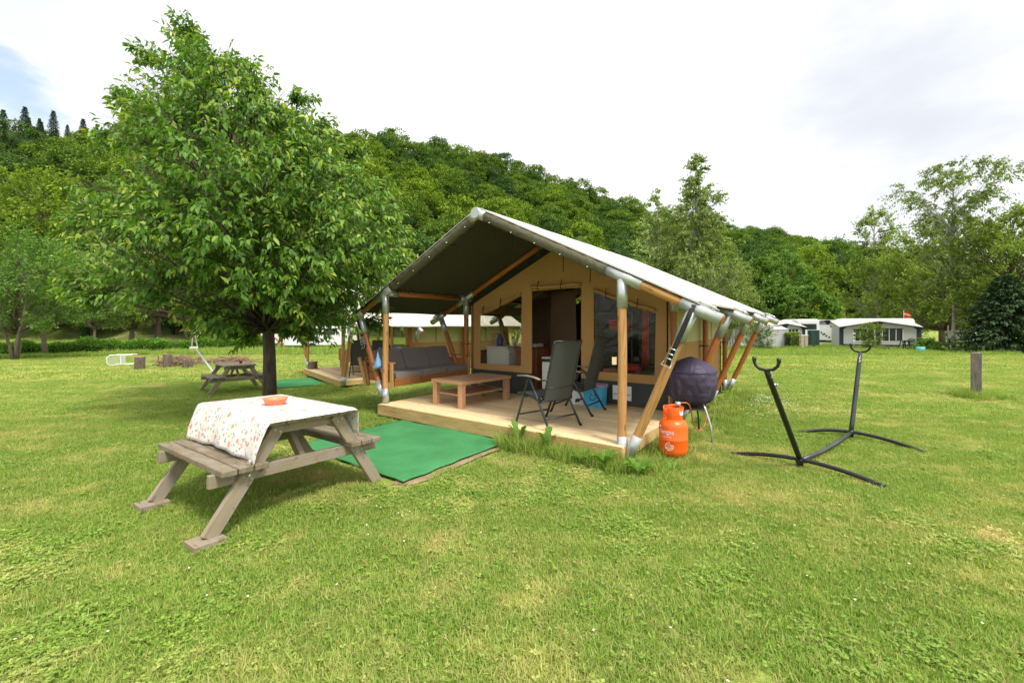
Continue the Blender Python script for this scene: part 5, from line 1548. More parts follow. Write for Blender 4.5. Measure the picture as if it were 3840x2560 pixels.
def make_tree(name, base, H, Rx, label, mat, bmat, leaf=.2, nb=60, twigs=7, per=14, crown0=.25, prof=None, trunk=.14, droop=.2, seed=1, group=None, lean=(0, 0), Ry=None, cat='tree', wr=.5, stems=1, br=.17, density_in=.5, tips=True, upt=.15):
    rg = np.random.default_rng(seed); base = Vector(base)
    prof = prof or [(0, .45), (.15, .85), (.4, 1), (.7, .75), (.9, .4), (1, .1)]
    pu = [p[0] for p in prof]; pr = [p[1] for p in prof]; Ry = Ry or Rx
    C = []; O = []; RR = []
    lobes = rg.normal(0, 1, (6, 3))
    k = 0
    while len(C) < nb and k < nb * 40:
        k += 1
        u = rg.uniform(0, 1); a = rg.uniform(0, 2 * math.pi); pw = np.interp(u, pu, pr)
        if rg.uniform() > pw + .12: continue
        rr = pw * (rg.uniform() ** density_in) * (1 + .18 * math.sin(3 * a + seed) + .12 * math.sin(7 * u * 3 + seed * 2))
        z = H * (crown0 + (1 - crown0) * u * .95)
        c = np.array((Rx * rr * math.cos(a) + lean[0] * z, Ry * rr * math.sin(a) + lean[1] * z, z))
        if any(np.linalg.norm(c - q) < br * H * .35 for q in C[-40:]): continue
        o = np.array((math.cos(a) * (rr + .2), math.sin(a) * (rr + .2), .35 + .5 * u)); o /= np.linalg.norm(o)
        C.append(c); O.append(o); RR.append(br * H * rg.uniform(.5, 1.0) * (.65 + .35 * pw))
    P, D, T, tw = boughs_to_leaves(C, O, RR, twigs, per, rg, droop=droop, upt=upt, tipyoung=tips)
    root = empty(name, base)
    me = leafmesh('foliage', P, D, leaf * rg.uniform(.7, 1.3, len(P)), mat, T, wr=wr, detail=1, rg=rg)
    o = link('foliage', me, root); o['kind'] = 'stuff'
    g = G()
    top = Vector((lean[0] * H, lean[1] * H, H * .92))
    for s in range(stems):
        ofs = Vector((math.cos(s * 2.1 + seed), math.sin(s * 2.1 + seed), 0)) * (0 if stems == 1 else Rx * .3)
        pts = [Vector((0, 0, -.1)) + ofs * .12, top * .12 + ofs * .3, top * .35 + ofs * .7, top * .65 + ofs * .8, top * (1 if s == 0 else .8) + ofs * .6]
        for q in pts[1:-1]: q += Vector((rg.normal(), rg.normal(), 0)) * H * .012
        tr = trunk * (1 if stems == 1 else .6)
        g.path(pts, [tr * 1.15, tr * .85, tr * .6, tr * .35, tr * .08], 9)
    g.build('trunk', bmat, root)
    g = G()
    for c in C:
        hd = math.hypot(c[0], c[1]); zz = max(H * crown0 * .8, c[2] - hd * .8 - .04 * H)
        s = Vector((lean[0] * zz, lean[1] * zz, zz)); limb(g, s, Vector(c), trunk * .28 * (1 - zz / H) + trunk * .08, trunk * .04, -.02, 5, 4)
    g.build('branches', bmat, root)
    return tag(root, label, cat, group)
m_alder = leafmat('alder_leaves', (.042, .095, .017), (.08, .165, .03), (.155, .255, .055), tr=.3)
m_willow = leafmat('silver_willow_leaves', (.10, .15, .04), (.19, .26, .09), (.30, .36, .16), tr=.3)
m_lime_l = leafmat('fresh_lime_leaves', (.06, .11, .012), (.12, .19, .02), (.22, .30, .04), tr=.35)
m_dkleaf = leafmat('dark_leaves', (.026, .06, .010), (.06, .125, .018), (.13, .20, .03), tr=.25)
m_birch = leafmat('birch_leaves', (.065, .10, .026), (.125, .18, .05), (.21, .28, .085), tr=.35)
m_olive = leafmat('olive_willow_leaves', (.06, .105, .016), (.13, .195, .032), (.24, .32, .065), tr=.35)
m_needle = leafmat('conifer_needles', (.010, .024, .010), (.024, .055, .02), (.06, .10, .035), tr=.08, gloss=.2)
m_gold = leafmat('golden_leaves', (.16, .20, .02), (.28, .33, .03), (.42, .45, .07), tr=.35)
def hat(px, py, Y): return CH + (HY - py) / FPX * Y
S_ = 3840 / 2352
def gd(x, y): return Gp(x * S_, y * S_)
def dtop(y, Y, base): return hat(0, y * S_, Y) - base.z
def dw(w, Y): return w * S_ / FPX * Y
RND = [(0, .5), (.12, .85), (.4, 1.05), (.68, .95), (.88, .6), (1, .2)]
p = gd(36, 826); make_tree('alder_tree', p, dtop(520, p.y, p), dw(105, p.y), 'many stemmed alder tree at the far left edge of the lawn', m_alder, m_barkg, .15, 120, 8, 18, .24, RND, .15, .25, 21, 'alder trees by the stream', stems=3, br=.12)
p = gd(106, 818); make_tree('alder_tree', p, dtop(535, p.y, p), dw(95, p.y), 'alder tree with straight grey trunk, second from the left edge', m_alder, m_barkg, .15, 120, 8, 18, .28, RND, .16, .25, 22, 'alder trees by the stream', br=.12)
p = gd(219, 803); make_tree('alder_tree', p, dtop(610, p.y, p), dw(70, p.y), 'alder tree with a slender trunk, third from the left edge', m_alder, m_barkg, .15, 90, 8, 16, .30, RND, .13, .3, 23, 'alder trees by the stream', br=.13)
p = gd(363, 795); make_tree('riverside_tree', p, dtop(600, p.y, p), dw(90, p.y), 'thick brown trunked tree seen under the cherry branches', m_dkleaf, m_bark, .16, 80, 8, 14, .42, RND, .30, .3, 24, 'trees by the stream', br=.14)
p = gd(440, 793); make_tree('riverside_tree', p, dtop(590, p.y, p), dw(110, p.y), 'spreading many stemmed tree behind the timber frame', m_dkleaf, m_bark, .16, 80, 8, 14, .40, RND, .24, .3, 25, 'trees by the stream', stems=4, br=.14)
p = gd(600, 780); make_tree('riverside_tree', p, dtop(640, p.y, p), dw(90, p.y), 'dark leafy tree behind the cherry trunk', m_dkleaf, m_bark, .2, 60, 8, 14, .30, RND, .2, .3, 26, 'trees by the stream', br=.16)
def treeY(name, x, yt, hw, Y, label, mat, bmat, **k):
    b = At(x * S_, 0, Y); b.z = float(gz(b.x, b.y)); return make_tree(name, b, dtop(yt, Y, b), dw(hw, Y), label, mat, bmat, **k)
treeY('willow_tree', 300, 548, 100, 44, 'pale silvery willow behind the alder trees', m_willow, m_barkg, leaf=.28, nb=110, twigs=8, per=16, crown0=.2, prof=RND, trunk=.25, seed=31, br=.12, group='pale willows')
treeY('beech_tree', 95, 380, 118, 62, 'great yellow green beech crown rising at the foot of the hill on the left', m_lime_l, m_barkg, leaf=.42, nb=170, twigs=8, per=18, crown0=.12, prof=RND, trunk=.4, seed=32, br=.09, droop=.15)
treeY('beech_tree', -60, 440, 90, 58, 'dark leafy tree at the far left edge below the hill', m_dkleaf, m_barkg, leaf=.42, nb=110, twigs=8, per=18, crown0=.1, prof=RND, trunk=.4, seed=33, br=.11)
# birches and the trees round the campsite
BI = [(0, .7), (.15, .95), (.35, 1), (.55, .72), (.75, .5), (.9, .28), (1, .08)]
treeY('birch_tree', 1600, 333, 92, 34, 'tallest drooping birch behind the right slope of the large tent', m_birch, m_birchbark, leaf=.17, nb=270, twigs=8, per=18, crown0=.10, prof=BI, trunk=.17, droop=1.1, seed=41, br=.065, wr=.55, upt=-.5, group='birch trees')
treeY('birch_tree', 1508, 408, 66, 36, 'slender pale birch left of the tallest birch behind the tent', m_willow, m_birchbark, leaf=.16, nb=190, twigs=8, per=16, crown0=.12, prof=BI, trunk=.13, droop=1.1, seed=42, br=.065, wr=.5, upt=-.5, group='birch trees')
treeY('birch_tree', 1682, 560, 45, 37, 'low drooping birch right of the tallest birch', m_birch, m_birchbark, leaf=.15, nb=80, twigs=8, per=16, crown0=.1, prof=RND, trunk=.12, droop=1.1, seed=43, br=.10, wr=.5, upt=-.5, group='birch trees')
for i, (x, yt, hw, Y, mt, lb) in enumerate(((1742, 590, 55, 58, m_dkleaf, 'dark green broadleaf tree just right of the birches'), (1800, 575, 62, 66, m_alder, 'round mid green tree above the golden bush'), (1870, 560, 58, 70, m_lime_l, 'fresh green broadleaf tree behind the golden bush'), (1922, 545, 60, 76, m_dkleaf, 'tall ivy dark tree behind the house roof'), (1985, 575, 50, 72, m_dkleaf, 'dark tree left of the middle birch'), (1770, 660, 60, 52, m_dkleaf, 'low dark tree behind the pale storage tent'), (1850, 655, 60, 60, m_alder, 'low green tree behind the small awning'), (2075, 585, 60, 62, m_olive, 'olive green tree right of the middle birch'))):
    treeY('broadleaf_tree', x, yt, hw, Y, lb, mt, m_barkg, leaf=.36, nb=140, twigs=8, per=17, crown0=.08, prof=RND, trunk=.3, seed=50 + i, br=.10, group='trees behind the campsite')
treeY('birch_tree', 2008, 460, 52, 47, 'thin topped birch with an olive lower crown behind the large awning', m_olive, m_birchbark, leaf=.2, nb=140, twigs=8, per=15, crown0=.14, prof=[(0, .9), (.25, 1.2), (.45, 1.0), (.55, .5), (.75, .75), (.9, .5), (1, .15)], trunk=.2, droop=.7, seed=61, br=.06, group='birch trees')
p = gd(2191, 806)
make_tree('birch_tree', p, dtop(352, p.y, p), dw(105, p.y), 'birch with a clear white trunk beside the right hand post, thin drooping top', m_birch, m_birchbark, .14, 170, 8, 16, .34, [(0, .5), (.3, .7), (.5, .55), (.7, .85), (.88, 1.0), (1, .35)], .12, 1.2, 62, 'birch trees', br=.055, upt=-.7)
treeY('willow_tree', 2165, 492, 118, 41, 'broad olive willow behind the white birch trunk', m_olive, m_barkg, leaf=.22, nb=210, twigs=8, per=17, crown0=.14, prof=RND, trunk=.25, seed=63, br=.085, droop=.4, group='olive willows')
treeY('willow_tree', 2320, 470, 120, 29, 'broad green willow at the right edge above the dark conifer', m_olive, m_bark, leaf=.17, nb=210, twigs=8, per=17, crown0=.20, prof=RND, trunk=.28, seed=64, br=.085, droop=.4, group='olive willows')
def conifer(name, base, H, Rr, label, seed, group=None, tiers=16, per=13, leafn=34, leaf=.2, mat=None, crown0=.03):
    rg = np.random.default_rng(seed); P = []; D = []; T = []; g = G()
    for i in range(tiers):
        u = i / tiers; z = H * (crown0 + (1 - crown0) * u); L = Rr * (1 - u) ** .85 + .04 * Rr
        for k in range(per):
            a = 2 * math.pi * (k / per) + i * 1.1 + rg.normal(0, .15); Lk = L * rg.uniform(.7, 1.12)
            d = np.array((math.cos(a), math.sin(a), 0)); sd = np.array((-d[1], d[0], 0))
            t = rg.uniform(.15, 1, leafn)[:, None]
            q = d * Lk * t + sd * rg.normal(0, .16, (leafn, 1)) * Lk * (1.15 - t)
            q[:, 2] = z - .30 * Lk * t[:, 0] ** 1.3 + .10 * Lk * t[:, 0] ** 3 + rg.normal(0, .02 * H / tiers * 3, leafn)
            P.append(q); dd_ = d + rg.normal(0, .5, (leafn, 3)); dd_[:, 2] -= .35; D.append(dd_); T.append(np.clip(.35 + .4 * (t[:, 0] - .5) + rg.normal(0, .15, leafn), 0, 1))
            g.path([(0, 0, z), Vector(d * Lk * .5) + Vector((0, 0, z - .10 * Lk)), Vector(d * Lk) + Vector((0, 0, z - .2 * Lk))], [.012 * H * .3, .006 * H * .3, .003], 4, caps=False)
    root = empty(name, base)
    me = leafmesh('foliage', np.concatenate(P), np.concatenate(D), leaf * rg.uniform(.7, 1.3, sum(len(x) for x in P)), mat or m_needle, np.concatenate(T), wr=.35, detail=1, rg=rg)
    o = link('foliage', me, root); o['kind'] = 'stuff'
    g.path([(0, 0, -.1), (0, 0, H * .98)], [.02 * H, .003 * H], 8); g.build('trunk', m_bark, root)
    return tag(root, label, 'conifer', group)
p = gd(2310, 812); conifer('conifer_tree', p, dtop(628, p.y, p), dw(112, p.y), 'dense dark conifer sweeping to the grass at the right edge', 71, 'dark conifers', 22, 16, 60, .22)
p = gd(2075, 772); conifer('conifer_tree', p, dtop(700, p.y, p), dw(60, p.y), 'low spreading dark conifer behind the tarpaulin', 72, 'dark conifers', 12, 12, 40, .25)
# shrubs
SH = [(0, .7), (.2, 1), (.6, .9), (.85, .6), (1, .2)]
p = gd(1748, 804); make_tree('shrub', p, dtop(690, p.y, p), dw(30, p.y), 'dark upright shrub with bare top twigs beside the pale storage tent', m_dkleaf, m_bark, .10, 60, 6, 14, .05, [(0, .8), (.3, 1), (.55, .7), (.8, .35), (1, .15)], .03, .1, 81, 'camp shrubs', cat='shrub', br=.14)
p = At(1857 * S_, 0, 60); p.z = float(gz(p.x, p.y)); make_tree('shrub', p, dtop(690, 60, p), dw(27, 60), 'golden yellow bush standing behind the caravans', m_gold, m_bark, .25, 50, 7, 12, .1, SH, .08, .1, 82, 'camp shrubs', cat='shrub', br=.16)
p = At(1915 * S_, 0, 62); p.z = float(gz(p.x, p.y)); make_tree('shrub', p, dtop(702, 62, p), dw(34, 62), 'green and grey bush between the golden bush and the house', m_olive, m_bark, .22, 60, 7, 12, .1, SH, .08, .1, 83, 'camp shrubs', cat='shrub', br=.16)
p = gd(2000, 803); make_tree('shrub', p, dtop(735, p.y, p), dw(26, p.y), 'young feathery willow bush in front of the large awning', m_olive, m_bark, .10, 50, 7, 12, .1, [(0, .5), (.4, 1), (.7, .8), (1, .2)], .03, .1, 84, 'camp shrubs', cat='shrub', br=.14)
p = gd(2130, 808); make_tree('shrub', p, dtop(778, p.y, p), dw(24, p.y), 'low rounded bush with the teal pot by the large awning', m_alder, m_bark, .10, 50, 7, 14, .05, SH, .02, .1, 85, 'camp shrubs', cat='shrub', br=.28)
p = gd(2040, 765); make_tree('shrub', p, dtop(712, p.y, p), dw(40, p.y), 'dark hedge like bush behind the large awning roof', m_dkleaf, m_bark, .22, 50, 7, 14, .05, SH, .05, .1, 86, 'camp shrubs', cat='shrub', br=.22)
def leafbox(name, a, b, wdt, h, mat, label, cat, n, leaf, lump=.18, seed=5, flat=False, group=None):
    rg = np.random.default_rng(seed); a = np.array(a[:2]); b = np.array(b[:2]); L = np.linalg.norm(b - a); dr = (b - a) / L; nr = np.array((-dr[1], dr[0]))
    s = rg.uniform(0, L, n); q = rg.uniform(-1, 1, n); face = rg.uniform(size=n)
    hh = h * (1 + (0 if flat else 1) * (lump * np.sin(s * 1.7) + lump * .8 * np.sin(s * .63 + 2) + lump * .7 * np.sin(s * 4.1)))
    z = np.where(face < .45, hh * (1 - .5 * (1 - flat) * q ** 2), rg.uniform(0, 1, n) * hh); off_ = np.where(face < .45, q, np.sign(q) * (1 - .12 * rg.uniform(size=n)) * (1 if flat else np.sqrt(np.clip(1 - (z / hh) ** 2 * .6, .1, 1))))
    xy = a + s[:, None] * dr + (off_ * wdt / 2)[:, None] * nr
    mid = (a + b) / 2; base = float(gz(mid[0], mid[1]))
    P = np.column_stack([xy, gz(xy[:, 0], xy[:, 1]) + z * rg.uniform(.9, 1.05, n)]) - np.array((mid[0], mid[1], base))
    D = rg.normal(0, .7, (n, 3)); D[:, :2] += off_[:, None] * nr; D[:, 2] += .5
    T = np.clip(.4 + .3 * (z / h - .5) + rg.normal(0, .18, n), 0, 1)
    root = empty(name, (mid[0], mid[1], base)); o = link('foliage', leafmesh('foliage', P, D, leaf * rg.uniform(.6, 1.3, n), mat, T, wr=.55, detail=1, rg=rg), root); o['kind'] = 'stuff'
    g = G(); g.box((0, 0, h * .38), (L * .96, wdt * .7, h * .75), Matrix.Rotation(math.atan2(dr[1], dr[0]), 3, 'Z'), ch=.1); g.build('dark_core', m_hedgecore, root)  # solid dark box, the shade among the stems put into its colour
    return tag(root, label, cat, group)
m_hedgecore = plain('dark_hedge_core', (.02, .025, .012), .95)
a = Gp(2952, 1303); b = Gp(2993, 1303); leafbox('clipped_hedge', a, b, .8, 1.25, m_olive, 'square clipped hedge block between the storage tent and the cabinet', 'hedge', 2600, .09, 0, 7, True)
m_herb = leafmat('bank_herbs', (.03, .08, .012), (.07, .17, .02), (.16, .28, .04), tr=.3)
a = Gp(-350, 1343); b = Gp(1010, 1303); leafbox('stream_hedge', a, b, 2.0, .95, m_herb, 'long low band of nettles and shrubs along the stream on the left', 'hedge', 26000, .16, .16, 8)
# ------------------------------------------------------------------ hill and forest
rgf = np.random.default_rng(5)
m_forest = leafmat('hill_broadleaf', (.020, .050, .010), (.066, .128, .020), (.14, .208, .034), tr=.22, gloss=.12, objvar=.55)
def crown_mesh(seed, rx=5.4, hz=8.5, nclump=62, per=56, leaf=.52):
    rg = np.random.default_rng(seed); P = []; D = []; T = []
    for k in range(nclump):
        u = rg.uniform(-.15, 1) ; a = rg.uniform(0, 2 * math.pi); el = math.asin(min(1, max(-.2, u)))
        wob = 1 + .16 * math.sin(3 * a + seed) + .1 * math.sin(5 * el * 2 + seed)
        c = np.array((rx * math.cos(el) * math.cos(a), rx * math.cos(el) * math.sin(a), 0)) * wob * rg.uniform(.72, 1)
        c[2] = 4.2 + hz * .62 * u * rg.uniform(.85, 1.08); r_ = rg.uniform(.8, 1.7)
        q = rg.normal(0, 1, (per, 3)); q = unit(q); q[:, 2] = np.abs(q[:, 2]) * .8 - .15; up = q[:, 2].copy()
        P.append(c + q * r_ * rg.uniform(.75, 1.05, (per, 1))); d = q + rg.normal(0, .5, (per, 3)); d[:, 2] -= .4; D.append(d)
        T.append(np.clip(.42 + rg.normal(0, .10) + rg.normal(0, .12, per), 0, 1))
    P = np.concatenate(P)
    return P, np.concatenate(D), np.concatenate(T), leaf * rg.uniform(.7, 1.3, len(P)), rg
def crown_full(seed, **k):
    P, D, T, s, rg = crown_mesh(seed, **k)
    me = leafmesh('forest_crown', P, D, s, m_forest, T, wr=.62, detail=1, rg=rg)
    # dark solid core blocks see-through, the crown's inner shade put into its colour
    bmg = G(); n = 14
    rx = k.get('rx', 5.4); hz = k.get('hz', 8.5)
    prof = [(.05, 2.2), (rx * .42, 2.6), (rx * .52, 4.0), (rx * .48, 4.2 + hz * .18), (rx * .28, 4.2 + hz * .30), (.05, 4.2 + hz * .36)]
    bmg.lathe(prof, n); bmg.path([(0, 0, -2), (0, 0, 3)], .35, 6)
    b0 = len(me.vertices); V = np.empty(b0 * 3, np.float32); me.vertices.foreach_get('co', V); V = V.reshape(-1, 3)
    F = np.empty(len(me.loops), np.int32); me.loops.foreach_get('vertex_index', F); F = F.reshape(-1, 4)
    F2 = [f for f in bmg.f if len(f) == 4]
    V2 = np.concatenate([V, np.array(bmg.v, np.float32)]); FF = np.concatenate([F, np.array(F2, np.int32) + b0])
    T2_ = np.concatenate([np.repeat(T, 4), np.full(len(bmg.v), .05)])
    bpy.data.meshes.remove(me)
    return npmesh('forest_crown', V2, FF, m_forest, T2_)
crowns = [crown_full(100 + i, rx=5.9 + 1.0 * math.sin(i * 2.1), hz=10.0 + 2.0 * math.sin(i * 1.3)) for i in range(8)]
pts = []
yy = 45.0
while yy < 420:
    sp = 7.7 + yy * .006
    xx = -560.0
    while xx < 560:
        x = xx + rgf.uniform(-.42, .42) * sp; y = yy + rgf.uniform(-.42, .42) * sp
        foot = 62 + .36 * (x + 60) + 6 * math.sin(x * .03); crest = 214 + .44 * x
        u = (y - foot) / max(crest - foot, 30)
        if abs(x / y) < 1.42 and -.02 < u < 1.12 and y > 50: pts.append((x, y, u))
        xx += sp
    yy += sp
def vis(p):     # skip what stands behind the crest or deep behind the first rows
    return True
pts = [p for p in pts if vis(p)]
pts.sort(key=lambda p: math.hypot(p[0], p[1]))
conis = [p for p in pts if p[0] / p[1] < -.78 and p[2] > .72 and rgf.uniform() < .5]
cs_ = set(conis); conis = conis + [(p[0] + dx, p[1] + dy, p[2]) for p in conis for dx, dy in ((3.2, 1.5), (-2.6, 3.4))]; conis = conis[:130]
broad = [p for p in pts if p not in cs_]
print('forest', len(broad), 'conifers', len(conis))
def fm(p, i):
    s = rgf.uniform(.68, 1.30); z = float(gz(p[0], p[1])) - .8
    return (p[0], p[1], z), s, rgf.uniform(0, 6.28)
for i, p in enumerate(broad[:300]):
    loc, s, a = fm(p, i)
    o = link('forest_tree', crowns[i % 8]); o.location = loc; o.scale = (s, s, s * rgf.uniform(.9, 1.15)); o.rotation_euler = (0, 0, a)
    tag(o, 'leafy green broadleaf tree standing in the wood on the lower hillside', 'tree', 'broadleaf trees of the lower hillside')
gn_i = 0
def gn_scatter(name, P, idx, rot, scl, objs, kind='stuff', label=None, cat=None):
    """one object whose points carry instances of the given meshes"""
    global gn_i
    gn_i += 1
    lib = bpy.data.collections.new(name + '_kinds')
    for k, me in enumerate(objs):
        o = bpy.data.objects.new('%s_kind_%02d' % (name, k), me); lib.objects.link(o)
    me = bpy.data.meshes.new(name); me.vertices.add(len(P)); me.vertices.foreach_set('co', np.asarray(P, np.float32).ravel())
    for nm, ty, arr in (('pick', 'INT', np.asarray(idx, np.int32)), ('spin', 'FLOAT', np.asarray(rot, np.float32)), ('grow', 'FLOAT', np.asarray(scl, np.float32))):
        at = me.attributes.new(nm, ty, 'POINT'); at.data.foreach_set('value', arr)
    o = bpy.data.objects.new(name, me); col.objects.link(o)
    tree = bpy.data.node_groups.new(name, 'GeometryNodeTree')
    tree.interface.new_socket('Geometry', in_out='INPUT', socket_type='NodeSocketGeometry'); tree.interface.new_socket('Geometry', in_out='OUTPUT', socket_type='NodeSocketGeometry')
    gi = tree.nodes.new('NodeGroupInput'); go = tree.nodes.new('NodeGroupOutput')
    ip = tree.nodes.new('GeometryNodeInstanceOnPoints'); ci = tree.nodes.new('GeometryNodeCollectionInfo')
    ci.inputs['Collection'].default_value = lib; ci.inputs['Separate Children'].default_value = True; ci.inputs['Reset Children'].default_value = True
    m2p = tree.nodes.new('GeometryNodeMeshToPoints')
    tree.links.new(gi.outputs[0], m2p.inputs[0])
    def na(nm, ty):
        n = tree.nodes.new('GeometryNodeInputNamedAttribute'); n.data_type = ty; n.inputs[0].default_value = nm
        return [s for s in n.outputs if s.enabled and s.name == 'Attribute'][0]
    tree.links.new(m2p.outputs[0], ip.inputs['Points']); tree.links.new(ci.outputs[0], ip.inputs['Instance'])
    ip.inputs['Pick Instance'].default_value = True
    tree.links.new(na('pick', 'INT'), ip.inputs['Instance Index'])
    cx = tree.nodes.new('ShaderNodeCombineXYZ'); tree.links.new(na('spin', 'FLOAT'), cx.inputs[2]); tree.links.new(cx.outputs[0], ip.inputs['Rotation'])
    tree.links.new(na('grow', 'FLOAT'), ip.inputs['Scale'])
    tree.links.new(ip.outputs[0], go.inputs[0])
    md = o.modifiers.new('scatter', 'NODES'); md.node_group = tree
    tag(o, label, cat, None, kind)
    return o
rest = broad[300:]
if rest:
    gn_scatter('upper_forest', [(p[0], p[1], float(gz(p[0], p[1])) - .8) for p in rest], rgf.integers(0, 8, len(rest)), rgf.uniform(0, 6.28, len(rest)), rgf.uniform(.78, 1.25, len(rest)), crowns, label='dense broadleaf wood covering the upper slopes of the hill', cat='forest')
# conifers on the crest
m_spruce = leafmat('hill_spruce', (.018, .042, .014), (.035, .075, .024), (.07, .12, .035), tr=.1, gloss=.2)
c0 = conifer('crest_conifer', (0, 0, 0), 1.0, .22, 'x', 201, tiers=24, per=9, leafn=16, leaf=.032, mat=m_spruce)
c0.scale = (17, 17, 17)
cf = [c0]
for k, p in enumerate(conis):
    if k == 0: o = c0
    else: o = copy_tree(c0, None, list(c0.children))
    h = rgf.uniform(7, 12.5); o.location = (p[0], p[1], float(gz(p[0], p[1])) - 1); o.scale = (h, h, h); o.rotation_euler = (0, 0, rgf.uniform(0, 6))
    tag(o, 'dark pointed spruce on the wooded crest at the upper left', 'conifer', 'spruces on the hill crest')

# ------------------------------------------------------------------ ground
def lawnmat():
    t = MT('lawn_ground'); v = t.coord('World')
    f = t.noise(v, .55, 6, .62); f2 = t.noise(v, 9, 5, .65)
    sep = t.n('ShaderNodeSeparateXYZ'); gm = t.n('ShaderNodeNewGeometry'); t.l(gm.outputs['Position'], sep.inputs[0])
    green = t.ramp(f2, [(.3, (0.093, 0.155, 0.022)), (.5, (0.186, 0.264, 0.046)), (.75, (0.326, 0.388, 0.085))])
    mow = t.noise(t.coord('World', (.16, 2.6, 1)), 1.0, 4, .6)
    green = t.mix(t.rng(mow, .38, .66, 0, .55), green, (0.372, 0.403, 0.093))
    c = t.mix(t.rng(f, .50, .68, 0, .5), green, (0.419, 0.372, 0.155))
    # straw coloured meadow beyond the stream
    mead = t.math('MULTIPLY', t.rng(sep.outputs['Y'], 27, 31), t.rng(sep.outputs['X'], -6, -12))
    c = t.mix(mead, c, t.mix(t.noise(v, .3, 4), (.20, .26, .07), (.34, .33, .14)))
    hill = t.rng(sep.outputs['Z'], 1.5, 4)
    c = t.mix(hill, c, t.ramp(t.noise(v, .5, 6, .7), [(.35, (.03, .055, .015)), (.65, (.09, .15, .03))]))
    t.set(c, .95, spec=.1)
    t.bump(t.noise(v, 30, 4, .7), .9, .03)
    return t.m
m_lawn = lawnmat()
def sheet(name, xs, ys, mat, dz=0):
    X, Y = np.meshgrid(xs, ys); Z = gz(X, Y) + dz
    Z = Z + .012 * np.sin(X * 1.7 + Y) * np.clip(1 - np.abs(Y - 10) / 30, 0, 1)
    V = np.column_stack([X.ravel(), Y.ravel(), Z.ravel()]); W = len(xs)
    i, j = np.meshgrid(np.arange(len(ys) - 1), np.arange(W - 1), indexing='ij'); a = (i * W + j).ravel()
    return npmesh(name, V, np.column_stack([a, a + 1, a + 1 + W, a + W]), mat, smooth=True)
xs = np.unique(np.concatenate([np.arange(-700, -60, 12), np.arange(-60, 60, .8), np.arange(60, 701, 12)]))
ys = np.unique(np.concatenate([np.arange(-60, -4, 6), np.arange(-4, 45, .7), np.arange(45, 700, 6)]))
tag(link('ground', sheet('ground', xs, ys, m_lawn)), 'mown lawn, meadow and wooded hillside', None, None, 'structure')

# ------------------------------------------------------------------ grass
def grassmat(name, tallness=0):
    t = MT(name); v = t.coord('World')
    at = t.n('ShaderNodeAttribute'); at.attribute_name = 'tint'
    big = t.noise(v, .62, 6, .62, .4); mid = t.noise(v, 3.4, 4, .6)
    blade = t.ramp(at.outputs['Fac'], [(0, (0.111, 0.218, 0.032)), (.5, (0.256, 0.386, 0.061)), (1, (0.462, 0.536, 0.123))])
    blade_y = t.ramp(at.outputs['Fac'], [(0, (0.342, 0.352, 0.088)), (.5, (0.580, 0.553, 0.193)), (1, (0.785, 0.636, 0.334))])
    k = t.math('ADD', t.math('MULTIPLY', t.math('SUBTRACT', big, .5), 1.5), t.math('MULTIPLY', t.math('SUBTRACT', mid, .5), 1.15))
    mow = t.noise(t.coord('World', (.16, 2.6, 1)), 1.0, 4, .6)
    k = t.math('ADD', k, t.math('MULTIPLY', t.math('SUBTRACT', mow, .5), .6))
    if tallness: c = t.mix(t.rng(k, .2, .7, 0, .5), blade, blade_y)
    else:
        c = t.mix(t.rng(k, -.15, .44, 0, .9), blade, blade_y)
        c = t.mix(t.rng(k, .26, .58, 0, .9), c, (0.717, 0.502, 0.316))
    straw = t.math('MULTIPLY', t.math('GREATER_THAN', at.outputs['Fac'], .74), .75)
    c = t.mix(straw, c, (.52, .40, .20))
    oi = t.n('ShaderNodeObjectInfo')
    c = t.mix(1.0, c, t.ramp(oi.outputs['Random'], [(0, (.93, .94, .95)), (1, (1.07, 1.06, 1.03))]), 'MULTIPLY')
    t.set(c, .6, spec=.25)
    tn = t.n('ShaderNodeBsdfTranslucent'); t.l(t.mix(1.0, c, (1.2, 1.3, .6), 'MULTIPLY'), tn.inputs[0])
    ms = t.n('ShaderNodeMixShader'); ms.inputs[0].default_value = .32
    t.l(t.b.outputs[0], ms.inputs[1]); t.l(tn.outputs[0], ms.inputs[2]); t.l(ms.outputs[0], t.o.inputs[0])
    return t.m
m_grass = grassmat('lawn_grass_blades'); m_tall = grassmat('long_grass_blades', 1)
